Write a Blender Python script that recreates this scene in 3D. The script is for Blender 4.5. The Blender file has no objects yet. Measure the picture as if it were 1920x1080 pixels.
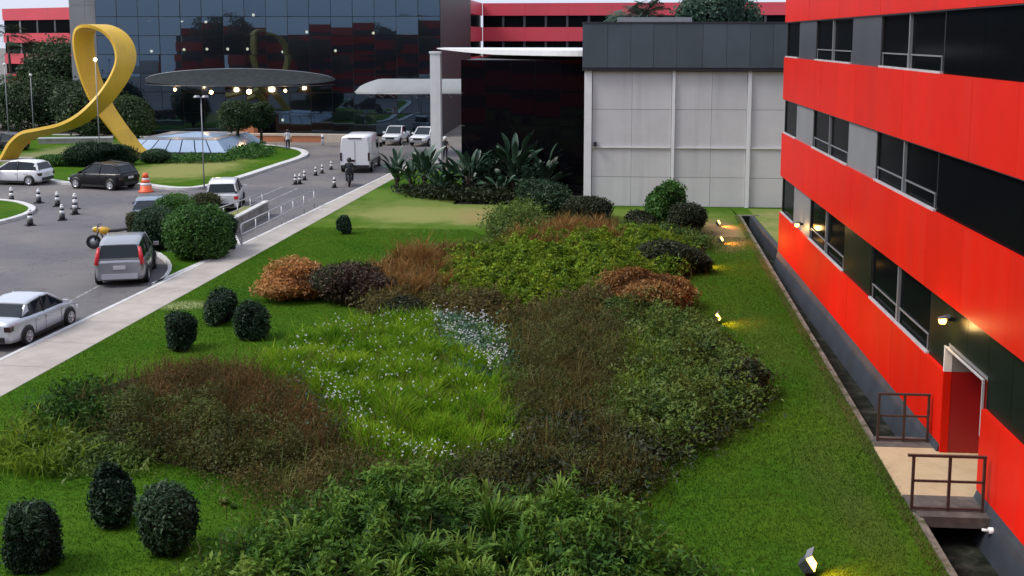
import bpy, bmesh, math, random
import numpy as np
from mathutils import Vector, Matrix
rad = math.radians
S = bpy.context.scene
COL = S.collection
random.seed(7)
RNG = np.random.default_rng(7)

# ------------------------------------------------------------------ camera
F, PX, PY = 2070.0, 960.0, 345.0          # focal length and principal point in photo pixels
PITCH, YAW, CAMZ = 7.57, 4.52, 9.0
cd = bpy.data.cameras.new('camera')
cam = bpy.data.objects.new('camera', cd)
COL.objects.link(cam)
cam.location = (0, 0, CAMZ)
cam.rotation_euler = (rad(90 - PITCH), 0, rad(YAW))
cd.sensor_width = 36
cd.lens = 36 * F / 1920
cd.shift_y = (PY - 540) / 1920
cd.clip_start = 0.1
cd.clip_end = 3000
S.camera = cam

# ------------------------------------------------------------------ sky, sun, exposure
SUN_EL, SUN_AZ = 50.0, -108.0               # azimuth measured clockwise from +Y (sun on the left)
w = bpy.data.worlds.new('World')
S.world = w
w.use_nodes = True
nt = w.node_tree
bg = nt.nodes['Background']
sky = nt.nodes.new('ShaderNodeTexSky')
sky.sky_type = 'NISHITA'
sky.sun_disc = False
sky.sun_elevation = rad(SUN_EL)
sky.sun_rotation = rad(SUN_AZ)
sky.air_density = 1.0
sky.dust_density = 4.0
sky.ozone_density = 1.5
mx = nt.nodes.new('ShaderNodeMix')
mx.data_type = 'RGBA'
mx.inputs[0].default_value = 0.72           # an even cloud layer over the clear sky
mx.inputs[7].default_value = (5.3, 5.7, 6.9, 1)
nt.links.new(sky.outputs[0], mx.inputs[6])
nt.links.new(mx.outputs[2], bg.inputs[0])
bg.inputs[1].default_value = 0.1
sd = bpy.data.lights.new('sun', 'SUN')
so = bpy.data.objects.new('sun', sd)
COL.objects.link(so)
sd.energy = 1.5
sd.angle = rad(22)
sd.color = (1.0, 0.95, 0.88)
az, el = rad(SUN_AZ), rad(SUN_EL)
sdir = Vector((math.sin(az) * math.cos(el), math.cos(az) * math.cos(el), math.sin(el)))
so.rotation_euler = sdir.to_track_quat('Z', 'Y').to_euler()
so.location = sdir * 80
S.view_settings.view_transform = 'Standard'
S.view_settings.look = 'None'
S.view_settings.gamma = 1
S.view_settings.use_curve_mapping = False
S.view_settings.exposure = 0.85
S.cycles.use_denoising = True
S.cycles.max_bounces = 6
S.cycles.transparent_max_bounces = 12
S.cycles.caustics_reflective = False
S.cycles.caustics_refractive = False

# ------------------------------------------------------------------ pixel -> place
ROT = cam.rotation_euler.to_matrix()
CAM = Vector((0, 0, CAMZ))
def ray(px, py):
    return ROT @ Vector((px - PX, -(py - PY), -F))
def at(px, py, z=0.0):
    d = ray(px, py)
    return CAM + d * ((z - CAMZ) / d.z)
def at_y(px, py, y):
    d = ray(px, py)
    return CAM + d * (y / d.y)
def at_x(px, py, x):
    d = ray(px, py)
    return CAM + d * (x / d.x)
def xy(px, py, z=0.0):
    p = at(px, py, z)
    return (p.x, p.y)
ROAD = -0.12

# ------------------------------------------------------------------ materials
def pm(name, col, rough=0.6, metal=0.0, var=0.0, vscale=2.0, bump=0.0, bscale=30.0, spec=0.5,
       col2=None, c2scale=0.6, c2lo=0.45, c2hi=0.65, coat=0.0, streak=None, stretch=None, objvar=0.0, cracks=None):
    m = bpy.data.materials.new(name)
    m.use_nodes = True
    t = m.node_tree
    b = t.nodes['Principled BSDF']
    b.inputs['Roughness'].default_value = rough
    b.inputs['Metallic'].default_value = metal
    b.inputs['Specular IOR Level'].default_value = spec
    if coat:
        b.inputs['Coat Weight'].default_value = coat
        b.inputs['Coat Roughness'].default_value = 0.08
    tc = t.nodes.new('ShaderNodeTexCoord')
    src = tc.outputs['Object']
    if stretch:
        mp = t.nodes.new('ShaderNodeMapping')
        mp.inputs['Scale'].default_value = stretch
        t.links.new(src, mp.inputs['Vector'])
        src = mp.outputs['Vector']
    rgb = t.nodes.new('ShaderNodeRGB')
    rgb.outputs[0].default_value = (*col, 1)
    out = rgb.outputs[0]
    def noise(scale, detail=4, vec=src):
        n = t.nodes.new('ShaderNodeTexNoise')
        n.inputs['Scale'].default_value = scale
        n.inputs['Detail'].default_value = detail
        n.inputs['Roughness'].default_value = 0.6
        t.links.new(vec, n.inputs['Vector'])
        return n.outputs['Fac']
    def mixc(fac, a, bcol, mode='MIX'):
        x = t.nodes.new('ShaderNodeMix')
        x.data_type = 'RGBA'
        x.blend_type = mode
        if isinstance(fac, float):
            x.inputs[0].default_value = fac
        else:
            t.links.new(fac, x.inputs[0])
        t.links.new(a, x.inputs[6])
        if isinstance(bcol, tuple):
            x.inputs[7].default_value = (*bcol, 1)
        else:
            t.links.new(bcol, x.inputs[7])
        return x.outputs[2]
    def mr(fac, lo, hi, a=0.0, b_=1.0):
        x = t.nodes.new('ShaderNodeMapRange')
        x.inputs[1].default_value = lo
        x.inputs[2].default_value = hi
        x.inputs[3].default_value = a
        x.inputs[4].default_value = b_
        t.links.new(fac, x.inputs[0])
        return x.outputs[0]
    if col2:
        out = mixc(mr(noise(c2scale, 5), c2lo, c2hi), out, col2)
    if streak:
        mp = t.nodes.new('ShaderNodeMapping')
        mp.inputs['Scale'].default_value = (1, 1, 0.06)
        t.links.new(src, mp.inputs['Vector'])
        out = mixc(mr(noise(streak[0], 4, mp.outputs[0]), 0.5, 0.8, 0, streak[2]), out, streak[1])
    if var:
        g = mr(noise(vscale, 6), 0.3, 0.7, 1 - var, 1 + var)
        x = t.nodes.new('ShaderNodeVectorMath')
        x.operation = 'SCALE'
        t.links.new(out, x.inputs[0])
        t.links.new(g, x.inputs['Scale'])
        out = x.outputs[0]
    if cracks:
        vo = t.nodes.new('ShaderNodeTexVoronoi')
        vo.feature = 'DISTANCE_TO_EDGE'
        vo.inputs['Scale'].default_value = cracks[0]
        nn = t.nodes.new('ShaderNodeTexNoise')
        nn.inputs['Scale'].default_value = cracks[0]*2.5
        nn.inputs['Detail'].default_value = 6
        t.links.new(src, nn.inputs['Vector'])
        va = t.nodes.new('ShaderNodeMix'); va.data_type = 'VECTOR'
        va.inputs[0].default_value = .5
        sc_ = t.nodes.new('ShaderNodeVectorMath'); sc_.operation = 'SCALE'; sc_.inputs['Scale'].default_value = 2.2/cracks[0]
        t.links.new(nn.outputs['Color'], sc_.inputs[0])
        ad_ = t.nodes.new('ShaderNodeVectorMath'); ad_.operation = 'ADD'
        t.links.new(src, ad_.inputs[0]); t.links.new(sc_.outputs[0], ad_.inputs[1])
        t.links.new(ad_.outputs[0], vo.inputs['Vector'])
        out = mixc(mr(vo.outputs['Distance'], 0.0, cracks[1], cracks[3], 0), out, cracks[2])
    if objvar:
        oi = t.nodes.new('ShaderNodeObjectInfo')
        x = t.nodes.new('ShaderNodeVectorMath')
        x.operation = 'SCALE'
        t.links.new(out, x.inputs[0])
        t.links.new(mr(oi.outputs['Random'], 0, 1, 1-objvar, 1+objvar), x.inputs['Scale'])
        out = x.outputs[0]
    t.links.new(out, b.inputs['Base Color'])
    if bump:
        bp = t.nodes.new('ShaderNodeBump')
        bp.inputs['Strength'].default_value = bump
        bp.inputs['Distance'].default_value = 0.02
        t.links.new(noise(bscale, 4), bp.inputs['Height'])
        t.links.new(bp.outputs[0], b.inputs['Normal'])
    return m

def foliage(name, cols, transl=0.3, gloss=0.25, rough=0.5, k=1.3):
    """leaf colour runs along a ramp by the leaf's own 'tint'"""
    cols = [tuple(min(.85, v*k) for v in c) for c in cols]
    m = bpy.data.materials.new(name)
    m.use_nodes = True
    t = m.node_tree
    b = t.nodes['Principled BSDF']
    b.inputs['Roughness'].default_value = rough
    b.inputs['Specular IOR Level'].default_value = gloss
    a = t.nodes.new('ShaderNodeAttribute')
    a.attribute_name = 'tint'
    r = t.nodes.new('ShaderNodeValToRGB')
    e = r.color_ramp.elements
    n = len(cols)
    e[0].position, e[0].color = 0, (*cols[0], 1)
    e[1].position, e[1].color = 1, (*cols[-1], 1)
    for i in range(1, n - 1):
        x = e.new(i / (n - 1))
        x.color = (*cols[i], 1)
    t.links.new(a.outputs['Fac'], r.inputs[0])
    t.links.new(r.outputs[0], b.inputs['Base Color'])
    tr = t.nodes.new('ShaderNodeBsdfTranslucent')
    t.links.new(r.outputs[0], tr.inputs['Color'])
    ms = t.nodes.new('ShaderNodeMixShader')
    ms.inputs[0].default_value = transl
    t.links.new(b.outputs[0], ms.inputs[1])
    t.links.new(tr.outputs[0], ms.inputs[2])
    t.links.new(ms.outputs[0], t.nodes['Material Output'].inputs[0])
    return m

def emit(name, col, strength):
    m = bpy.data.materials.new(name)
    m.use_nodes = True
    t = m.node_tree
    b = t.nodes['Principled BSDF']
    b.inputs['Base Color'].default_value = (*col, 1)
    b.inputs['Emission Color'].default_value = (*col, 1)
    b.inputs['Emission Strength'].default_value = strength
    return m

def tinted_glass(name, tint, refl, clear, rough=0.01):
    """coated glass: a mirror share, a clear share, the rest a dark body"""
    m = bpy.data.materials.new(name)
    m.use_nodes = True
    t = m.node_tree
    b = t.nodes['Principled BSDF']
    b.inputs['Base Color'].default_value = (*tint, 1)
    b.inputs['Roughness'].default_value = 0.15
    tp = t.nodes.new('ShaderNodeBsdfTransparent')
    tp.inputs[0].default_value = (0.62, 0.75, 0.85, 1)
    gl = t.nodes.new('ShaderNodeBsdfGlossy')
    gl.inputs['Roughness'].default_value = rough
    gl.inputs['Color'].default_value = (0.42, 0.66, 0.90, 1)
    m1 = t.nodes.new('ShaderNodeMixShader')
    m1.inputs[0].default_value = clear
    m2 = t.nodes.new('ShaderNodeMixShader')
    lw = t.nodes.new('ShaderNodeFresnel')
    lw.inputs['IOR'].default_value = 1.5
    ad = t.nodes.new('ShaderNodeMath')
    ad.operation = 'ADD'
    ad.use_clamp = True
    ad.inputs[1].default_value = refl
    t.links.new(lw.outputs[0], ad.inputs[0])
    t.links.new(ad.outputs[0], m2.inputs[0])
    t.links.new(b.outputs[0], m1.inputs[1])
    t.links.new(tp.outputs[0], m1.inputs[2])
    t.links.new(m1.outputs[0], m2.inputs[1])
    t.links.new(gl.outputs[0], m2.inputs[2])
    t.links.new(m2.outputs[0], t.nodes['Material Output'].inputs[0])
    return m

M = {}
M['red'] = pm('red_cladding', (0.66, 0.013, 0.004), rough=0.45, spec=0.12, objvar=0.05, var=0.06, vscale=0.8, streak=(1.3, (0.50, 0.035, 0.022), 0.4), bump=0.02, bscale=2)
M['red_dark'] = pm('door_and_shaded_alcove_red', (0.30, 0.008, 0.010), rough=0.4, var=0.08)  # door red; on the alcove walls it carries the shade of the recess
M['haze_red'] = pm('hazed_red_cladding', (0.60, 0.060, 0.085), rough=0.4, var=0.08, vscale=0.3, streak=(0.6, (0.50, 0.08, 0.10), 0.5))  # pinker copy of the red cladding, distance haze mixed into the colour
M['charcoal'] = pm('charcoal_cladding', (0.055, 0.062, 0.072), rough=0.35, var=0.1, vscale=0.7)
M['infill_grey'] = pm('grey_infill', (0.20, 0.205, 0.215), rough=0.5, var=0.08, vscale=1.0)
M['infill_dark'] = pm('dark_green_infill', (0.010, 0.016, 0.012), rough=0.3, spec=0.04, var=0.2, vscale=1.0)
M['black_wall'] = pm('black_wall', (0.012, 0.012, 0.014), rough=0.5)
M['pane'] = pm('dark_window_glass', (0.004, 0.005, 0.006), rough=0.12, spec=0.008)
M['frame'] = pm('grey_aluminium', (0.25, 0.26, 0.28), rough=0.4, metal=0.3, var=0.08)
M['white_paint'] = pm('white_paint', (0.72, 0.73, 0.74), rough=0.5, var=0.05, streak=(3, (0.5, 0.5, 0.48), 0.35))
M['sill'] = pm('pale_sill', (0.42, 0.42, 0.43), rough=0.6, var=0.15)
M['wall_grey'] = pm('pale_grey_wall_panel', (0.55, 0.55, 0.555), rough=0.65, objvar=0.04, var=0.05, vscale=0.9, streak=(1.4, (0.37, 0.37, 0.37), 0.5), bump=0.05)
M['fascia'] = pm('slate_fascia', (0.070, 0.090, 0.108), rough=0.5, objvar=0.08, spec=0.3, var=0.13, vscale=0.6, metal=0.1)
M['fascia_edge'] = pm('fascia_edge', (0.02, 0.024, 0.03), rough=0.5)
M['concrete'] = pm('concrete', (0.28, 0.27, 0.25), rough=0.85, var=0.2, vscale=2, bump=0.15, bscale=20, col2=(0.16, 0.16, 0.13), c2scale=1.2, c2lo=0.5, c2hi=0.7)
M['walk'] = pm('sidewalk_concrete', (0.39, 0.355, 0.32), rough=0.85, streak=(1.2, (.27, .25, .215), .5), var=0.1, vscale=1.5, bump=0.1, bscale=25, col2=(0.33, 0.30, 0.27), c2scale=0.5)
M['kerb'] = pm('whitewashed_kerb', (0.55, 0.55, 0.54), rough=0.8, var=0.15, vscale=2.5, col2=(0.36, 0.36, 0.35), c2scale=1.2, c2lo=0.5, c2hi=0.75)
M['asphalt'] = pm('asphalt', (0.100, 0.096, 0.104), rough=0.8, cracks=(.16, .012, (.045, .043, .045), .75), var=0.16, vscale=14, bump=0.2, bscale=60, col2=(0.165, 0.152, 0.145), c2scale=0.13, c2lo=0.42, c2hi=0.66)
M['ground'] = pm('pale_forecourt', (0.15, 0.135, 0.12), rough=0.85, var=0.2, vscale=0.3)
M['lawn'] = pm('lawn', (0.038, 0.102, 0.008), rough=0.9, spec=0.02, var=0.22, vscale=5, bump=0.4, bscale=60, col2=(0.060, 0.122, 0.010), c2scale=0.22, c2lo=0.42, c2hi=0.62)
M['straw'] = pm('worn_straw_grass', (0.21, 0.215, 0.075), rough=0.95, spec=0.1, var=0.2, vscale=3, bump=0.4, bscale=40, col2=(0.14, 0.19, 0.045), c2scale=0.35, c2lo=0.4, c2hi=0.62)
M['soil'] = pm('dark_garden_soil', (0.022, 0.020, 0.010), rough=1.0, spec=0.05, var=0.3, vscale=4)
M['sand'] = pm('bare_earth', (0.24, 0.15, 0.075), rough=1.0, spec=0.05, var=0.2, vscale=4)
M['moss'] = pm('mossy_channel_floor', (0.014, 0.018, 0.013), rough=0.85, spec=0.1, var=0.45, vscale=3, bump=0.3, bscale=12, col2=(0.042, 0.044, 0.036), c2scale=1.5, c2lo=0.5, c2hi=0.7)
M['plinth'] = pm('grey_plinth', (0.032, 0.040, 0.052), rough=0.6, var=0.25, vscale=1.2, streak=(2.2, (0.03, 0.034, 0.036), 0.9))
M['damp_concrete'] = pm('damp_concrete', (0.085, 0.078, 0.072), rough=0.85, var=0.3, vscale=4, bump=0.15, bscale=20, col2=(0.13, 0.12, 0.10), c2scale=2.5, c2lo=0.5, c2hi=0.7)
M['lip_concrete'] = pm('lip_concrete', (0.15, 0.14, 0.115), rough=0.9, var=0.35, vscale=5, bump=0.2, bscale=20, col2=(0.05, 0.06, 0.025), c2scale=1.8, c2lo=0.5, c2hi=0.62)
M['beige'] = pm('beige_slab', (0.46, 0.36, 0.22), rough=0.8, var=0.09, vscale=2.5, col2=(0.38, 0.29, 0.17), c2scale=1.5, c2lo=0.5, c2hi=0.72, bump=0.05)
M['rail_brown'] = pm('rusty_brown_rail', (0.055, 0.032, 0.026), rough=0.55, var=0.3, vscale=10)
M['rail_grey'] = pm('galvanised_rail', (0.50, 0.51, 0.53), rough=0.4, metal=0.35)
M['yellow'] = pm('yellow_painted_steel', (0.66, 0.41, 0.030), rough=0.42, var=0.07, vscale=0.6, streak=(0.9, (0.46, 0.28, 0.05), 0.6))
M['sky_glass'] = pm('pale_skylight_glass', (0.36, 0.47, 0.62), rough=0.12, var=0.06, vscale=0.5)
M['terracotta'] = pm('glow_tinted_wall', (0.50, 0.19, 0.085), rough=0.8, var=0.12, vscale=0.8)  # brick red with the orange glow of the lighting put into it
M['cream'] = pm('cream_coping', (0.55, 0.46, 0.36), rough=0.8, var=0.1)
M['bark'] = pm('bark', (0.055, 0.038, 0.026), rough=0.95, var=0.3, vscale=8, bump=0.4)
M['curtain'] = tinted_glass('blue_curtain_glass', (0.004, 0.008, 0.014), 0.085, 0.40)
M['black_glass'] = pm('black_curtain_glass', (0.004, 0.004, 0.006), rough=0.03, spec=0.22)
M['canopy_glass'] = pm('canopy_glass', (0.040, 0.046, 0.050), rough=0.8, spec=0.0, var=0.2)
M['canopy_white'] = pm('weathered_white_canopy', (0.24, 0.255, 0.26), rough=0.7, var=0.08, vscale=0.8)
M['dark_in'] = pm('dark_interior', (0.030, 0.024, 0.024), rough=0.9)
M['brown_in'] = pm('brown_interior', (0.075, 0.032, 0.026), rough=0.9)
M['lamp_warm'] = emit('lit_warm_lamp', (1.0, 0.62, 0.25), 14)
M['lamp_white'] = emit('lit_pale_lamp', (1.0, 0.74, 0.46), 6)
M['flood'] = emit('lit_flood_lens', (1.0, 0.47, 0.08), 7)
M['black'] = pm('black_plastic', (0.012, 0.012, 0.013), rough=0.5)
M['tyre'] = pm('tyre_rubber', (0.016, 0.016, 0.017), rough=0.85)
M['alloy'] = pm('alloy_wheel', (0.55, 0.56, 0.58), rough=0.3, metal=0.6)
M['car_white'] = pm('white_car_paint', (0.74, 0.75, 0.77), rough=0.25, coat=0.6)
M['car_black'] = pm('black_car_paint', (0.005, 0.005, 0.006), rough=0.25, coat=0.08, spec=0.3)
M['car_silver'] = pm('silver_car_paint', (0.33, 0.345, 0.375), rough=0.28, metal=0.5, coat=0.6)
M['car_pale'] = pm('pale_silver_car_paint', (0.56, 0.60, 0.65), rough=0.28, metal=0.3, coat=0.6)
M['car_blue'] = pm('blue_grey_car_paint', (0.22, 0.27, 0.34), rough=0.28, metal=0.5, coat=0.6)
M['car_glass'] = pm('car_glass', (0.010, 0.016, 0.022), rough=0.05, spec=0.4)
M['tail'] = pm('red_tail_light', (0.62, 0.03, 0.04), rough=0.15)
M['tail_dark'] = pm('smoked_tail_light', (0.03, 0.012, 0.014), rough=0.15)
M['head'] = pm('headlight_lens', (0.7, 0.72, 0.74), rough=0.1)
M['plate'] = pm('number_plate_plain', (0.6, 0.6, 0.6), rough=0.4)
M['orange'] = pm('orange_plastic', (0.80, 0.115, 0.035), rough=0.5, var=0.06)
M['white_pl'] = pm('white_band', (0.74, 0.74, 0.74), rough=0.45)
M['skin'] = pm('skin', (0.35, 0.20, 0.13), rough=0.6)
M['hair'] = pm('hair', (0.015, 0.010, 0.008), rough=0.6)
M['cloth_white'] = pm('white_cloth', (0.65, 0.66, 0.68), rough=0.9)
M['cloth_dark'] = pm('dark_cloth', (0.02, 0.022, 0.028), rough=0.9)
M['cloth_navy'] = pm('navy_cloth', (0.03, 0.035, 0.06), rough=0.9)
M['paint_line'] = pm('worn_road_paint', (0.30, 0.30, 0.31), rough=0.8, var=0.3, vscale=4, col2=(0.14, 0.135, 0.14), c2scale=3, c2lo=0.45, c2hi=0.6)

# ------------------------------------------------------------------ mesh builder
class MB:
    def __init__(s):
        s.v, s.f, s.sm = [], [], []
    def add(s, vs, fs, smooth=False):
        o = len(s.v)
        s.v += [tuple(v) for v in vs]
        for f in fs:
            s.f.append(tuple(i + o for i in f))
            s.sm.append(smooth)
        return s
    def box(s, c, size, mat=None):
        x, y, z = (q / 2 for q in size)
        vs = [Vector(p) for p in ((-x,-y,-z),(x,-y,-z),(x,y,-z),(-x,y,-z),(-x,-y,z),(x,-y,z),(x,y,z),(-x,y,z))]
        if mat is not None:
            vs = [mat @ v for v in vs]
        c = Vector(c)
        return s.add([v + c for v in vs], [(0,3,2,1),(4,5,6,7),(0,1,5,4),(1,2,6,5),(2,3,7,6),(3,0,4,7)])
    def bbox(s, x0, x1, y0, y1, z0, z1):
        return s.box(((x0+x1)/2, (y0+y1)/2, (z0+z1)/2), (abs(x1-x0), abs(y1-y0), abs(z1-z0)))
    def prism(s, poly, z0, z1, bottom=True):
        a = sum(poly[i][0]*poly[(i+1)%len(poly)][1]-poly[(i+1)%len(poly)][0]*poly[i][1] for i in range(len(poly)))
        if a < 0:
            poly = poly[::-1]
        n = len(poly)
        vs = [(p[0], p[1], z0) for p in poly] + [(p[0], p[1], z1) for p in poly]
        fs = [tuple(range(n, 2*n))]
        if bottom:
            fs.append(tuple(range(n-1, -1, -1)))
        fs += [(i, (i+1)%n, n+(i+1)%n, n+i) for i in range(n)]
        return s.add(vs, fs)
    def sheet(s, poly, z):
        a = sum(poly[i][0]*poly[(i+1)%len(poly)][1]-poly[(i+1)%len(poly)][0]*poly[i][1] for i in range(len(poly)))
        if a < 0:
            poly = poly[::-1]
        return s.add([(p[0], p[1], z) for p in poly], [tuple(range(len(poly)))])
    def tube(s, pts, r, n=8, cap=True, closed=False):
        pts = [Vector(p) for p in pts]
        k = len(pts)
        rs = r if isinstance(r, (list, tuple)) else [r] * k
        vs, fs = [], []
        up = None
        for i, p in enumerate(pts):
            if closed:
                d = pts[(i+1) % k] - pts[i-1]
            else:
                d = pts[min(i+1, k-1)] - pts[max(i-1, 0)]
            d.normalize()
            if up is None:
                up = Vector((0, 0, 1)) if abs(d.z) < 0.9 else Vector((1, 0, 0))
            a = d.cross(up).normalized()
            b = a.cross(d).normalized()
            up = b
            for j in range(n):
                t = 2 * math.pi * j / n
                vs.append(p + (a * math.cos(t) + b * math.sin(t)) * rs[i])
        m = k if closed else k - 1
        for i in range(m):
            for j in range(n):
                i2 = (i + 1) % k
                fs.append((i*n+j, i*n+(j+1)%n, i2*n+(j+1)%n, i2*n+j))
        if cap and not closed:
            fs.append(tuple(range(n-1, -1, -1)))
            fs.append(tuple(range((k-1)*n, k*n)))
        return s.add(vs, fs, True)
    def lathe(s, prof, n=16, axis='Z', c=(0, 0, 0)):
        vs, fs = [], []
        for r, h in prof:
            for j in range(n):
                t = 2 * math.pi * j / n
                a, b = r * math.cos(t), r * math.sin(t)
                p = {'Z': (a, b, h), 'X': (h, a, b), 'Y': (b, h, a)}[axis]
                vs.append((p[0]+c[0], p[1]+c[1], p[2]+c[2]))
        for i in range(len(prof)-1):
            for j in range(n):
                fs.append((i*n+j, i*n+(j+1)%n, (i+1)*n+(j+1)%n, (i+1)*n+j))
        if prof[0][0] > 1e-4:
            fs.append(tuple(range(n-1, -1, -1)))
        if prof[-1][0] > 1e-4:
            fs.append(tuple(range((len(prof)-1)*n, len(prof)*n)))
        return s.add(vs, fs, True)
    def loft(s, rings, cap=True, smooth=True):
        n = len(rings[0])
        vs = [p for r in rings for p in r]
        fs = []
        for i in range(len(rings)-1):
            for j in range(n):
                fs.append((i*n+j, i*n+(j+1)%n, (i+1)*n+(j+1)%n, (i+1)*n+j))
        s.add(vs, fs, smooth)
        if cap:
            s.add(rings[0], [tuple(range(n-1, -1, -1))])
            s.add(rings[-1], [tuple(range(n))])
        return s
    def build(s, name, mat, parent=None, label=None, origin=None, kind=None):
        me = bpy.data.meshes.new(name)
        vs = s.v
        if origin is not None:
            vs = [(a-origin[0], b-origin[1], c-origin[2]) for a, b, c in vs]
        me.from_pydata(vs, [], s.f)
        me.polygons.foreach_set('use_smooth', s.sm)
        me.validate()
        me.update()
        bm = bmesh.new()
        bm.from_mesh(me)
        bmesh.ops.recalc_face_normals(bm, faces=bm.faces)
        bm.to_mesh(me)
        bm.free()
        me.materials.append(mat)
        o = bpy.data.objects.new(name, me)
        COL.objects.link(o)
        if parent:
            o.parent = parent
        if label:
            o['label'] = label
        if kind:
            o['kind'] = kind
        return o

def tag(o, label, cat, group=None, kind=None):
    o['label'] = label
    o['category'] = cat
    if group:
        o['group'] = group
    if kind:
        o['kind'] = kind
    return o
def thing(name, label, cat, loc=(0, 0, 0), rz=0, group=None):
    o = bpy.data.objects.new(name, None)
    o.empty_display_size = 0.2
    COL.objects.link(o)
    o.location = loc
    o.rotation_euler = (0, 0, rz)
    return tag(o, label, cat, group)
def struct(name, mb, mat):
    o = mb.build(name, mat)
    o['kind'] = 'structure'
    return o
def dup(root, loc, rz=0, label=None, scale=None):
    r = root.copy()
    COL.objects.link(r)
    r.location = loc
    r.rotation_euler = (0, 0, rz)
    if scale:
        r.scale = (scale,) * 3 if isinstance(scale, (int, float)) else scale
    if label:
        r['label'] = label
    for ch in root.children:
        c = ch.copy()
        COL.objects.link(c)
        c.parent = r
        for g in ch.children:
            d = g.copy()
            COL.objects.link(d)
            d.parent = c
    return r
def share(src, name_from, parent, loc, rz=0, scale=(1, 1, 1), rot=None):
    c = src.copy()
    COL.objects.link(c)
    c.parent = parent
    c.location = loc
    c.rotation_euler = rot if rot else (0, 0, rz)
    c.scale = scale
    return c

# fast leaf meshes --------------------------------------------------
def raw_mesh(name, verts, nside, tint, mat, parent=None, origin=(0, 0, 0)):
    """verts (N, nside, 3) separate polygons, tint (N,)"""
    N = len(verts)
    me = bpy.data.meshes.new(name)
    me.vertices.add(N * nside)
    me.vertices.foreach_set('co', (verts - np.array(origin)).astype(np.float32).ravel())
    me.loops.add(N * nside)
    me.loops.foreach_set('vertex_index', np.arange(N * nside, dtype=np.int32))
    me.polygons.add(N)
    me.polygons.foreach_set('loop_start', np.arange(0, N * nside, nside, dtype=np.int32))
    me.polygons.foreach_set('loop_total', np.full(N, nside, dtype=np.int32))
    a = me.attributes.new('tint', 'FLOAT', 'POINT')
    a.data.foreach_set('value', np.repeat(np.clip(tint, 0, 1), nside).astype(np.float32))
    me.update(calc_edges=True)
    me.materials.append(mat)
    o = bpy.data.objects.new(name, me)
    COL.objects.link(o)
    if parent:
        o.parent = parent
    return o
def unit(v):
    return v / np.maximum(np.linalg.norm(v, axis=1, keepdims=True), 1e-6)
def leaf_quads(p, nrm, length, width, jitter=0.8):
    """diamond leaves with centre p, facing roughly nrm"""
    N = len(p)
    n = unit(nrm + RNG.normal(0, jitter, (N, 3)))
    t = unit(np.cross(n, RNG.normal(0, 1, (N, 3))))
    b = np.cross(n, t)
    L = (length * RNG.uniform(0.6, 1.3, N))[:, None] / 2
    W = (width * RNG.uniform(0.6, 1.3, N))[:, None] / 2
    droop = n * L * 0.35
    return np.stack([p - t*L - droop, p + b*W, p + t*L - droop, p - b*W], axis=1)
def blade_quads(root, h, width, lean, az=None, curve=0.4):
    """two-segment blades as two quads each"""
    N = len(root)
    az = RNG.uniform(0, 2*np.pi, N) if az is None else az
    d = np.stack([np.cos(az), np.sin(az), np.zeros(N)], 1)
    sv = RNG.uniform(0, 2*np.pi, N)
    sdv = np.stack([np.cos(sv), np.sin(sv), np.zeros(N)], 1)
    h = np.broadcast_to(np.asarray(h, float), (N,))[:, None]
    wd = (width * RNG.uniform(0.7, 1.3, N))[:, None]
    ln = (lean * RNG.uniform(0.3, 1.5, N))[:, None]
    up = np.array([[0, 0, 1.0]])
    m = root + up * h * 0.62 + d * ln * h * 0.35
    tip = root + up * h * (1 - curve * ln * 0.5) + d * ln * h
    q1 = np.stack([root - sdv*wd*0.5, root + sdv*wd*0.5, m + sdv*wd*0.5, m - sdv*wd*0.5], 1)
    q2 = np.stack([m - sdv*wd*0.5, m + sdv*wd*0.5, tip + sdv*wd*0.08, tip - sdv*wd*0.08], 1)
    return np.concatenate([q1, q2])
class Wavy:
    def __init__(s, scale, seed, n=7):
        r = np.random.default_rng(seed)
        a = r.uniform(0, 2*np.pi, n)
        k = 2*np.pi/scale * r.uniform(0.5, 1.9, n)
        s.kx, s.ky, s.ph = k*np.cos(a), k*np.sin(a), r.uniform(0, 6.28, n)
    def __call__(s, x, y):
        return np.sin(np.outer(x, s.kx) + np.outer(y, s.ky) + s.ph).sum(1) / len(s.kx)**0.5 * 0.7
def in_poly(x, y, poly):
    c = np.zeros(len(x), bool)
    n = len(poly)
    for i in range(n):
        x1, y1 = poly[i]
        x2, y2 = poly[(i+1) % n]
        if y1 == y2:
            continue
        k = ((y1 > y) != (y2 > y)) & (x < (x2-x1)*(y-y1)/(y2-y1)+x1)
        c ^= k
    return c
def edge_dist(x, y, poly):
    d = np.full(len(x), 1e9)
    n = len(poly)
    for i in range(n):
        a = np.array(poly[i]); b = np.array(poly[(i+1) % n])
        ab = b - a
        t = np.clip(((x-a[0])*ab[0]+(y-a[1])*ab[1])/max(ab@ab, 1e-9), 0, 1)
        d = np.minimum(d, np.hypot(x-a[0]-t*ab[0], y-a[1]-t*ab[1]))
    return d
def area(poly):
    return abs(sum(poly[i][0]*poly[(i+1)%len(poly)][1]-poly[(i+1)%len(poly)][0]*poly[i][1] for i in range(len(poly))))/2
def scatter(poly, n):
    xs = [p[0] for p in poly]; ys = [p[1] for p in poly]
    frac = max(area(poly)/((max(xs)-min(xs))*(max(ys)-min(ys))), 0.05)
    k = int(n/frac)
    x = RNG.uniform(min(xs), max(xs), k); y = RNG.uniform(min(ys), max(ys), k)
    i = in_poly(x, y, poly)
    return x[i], y[i]
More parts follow.
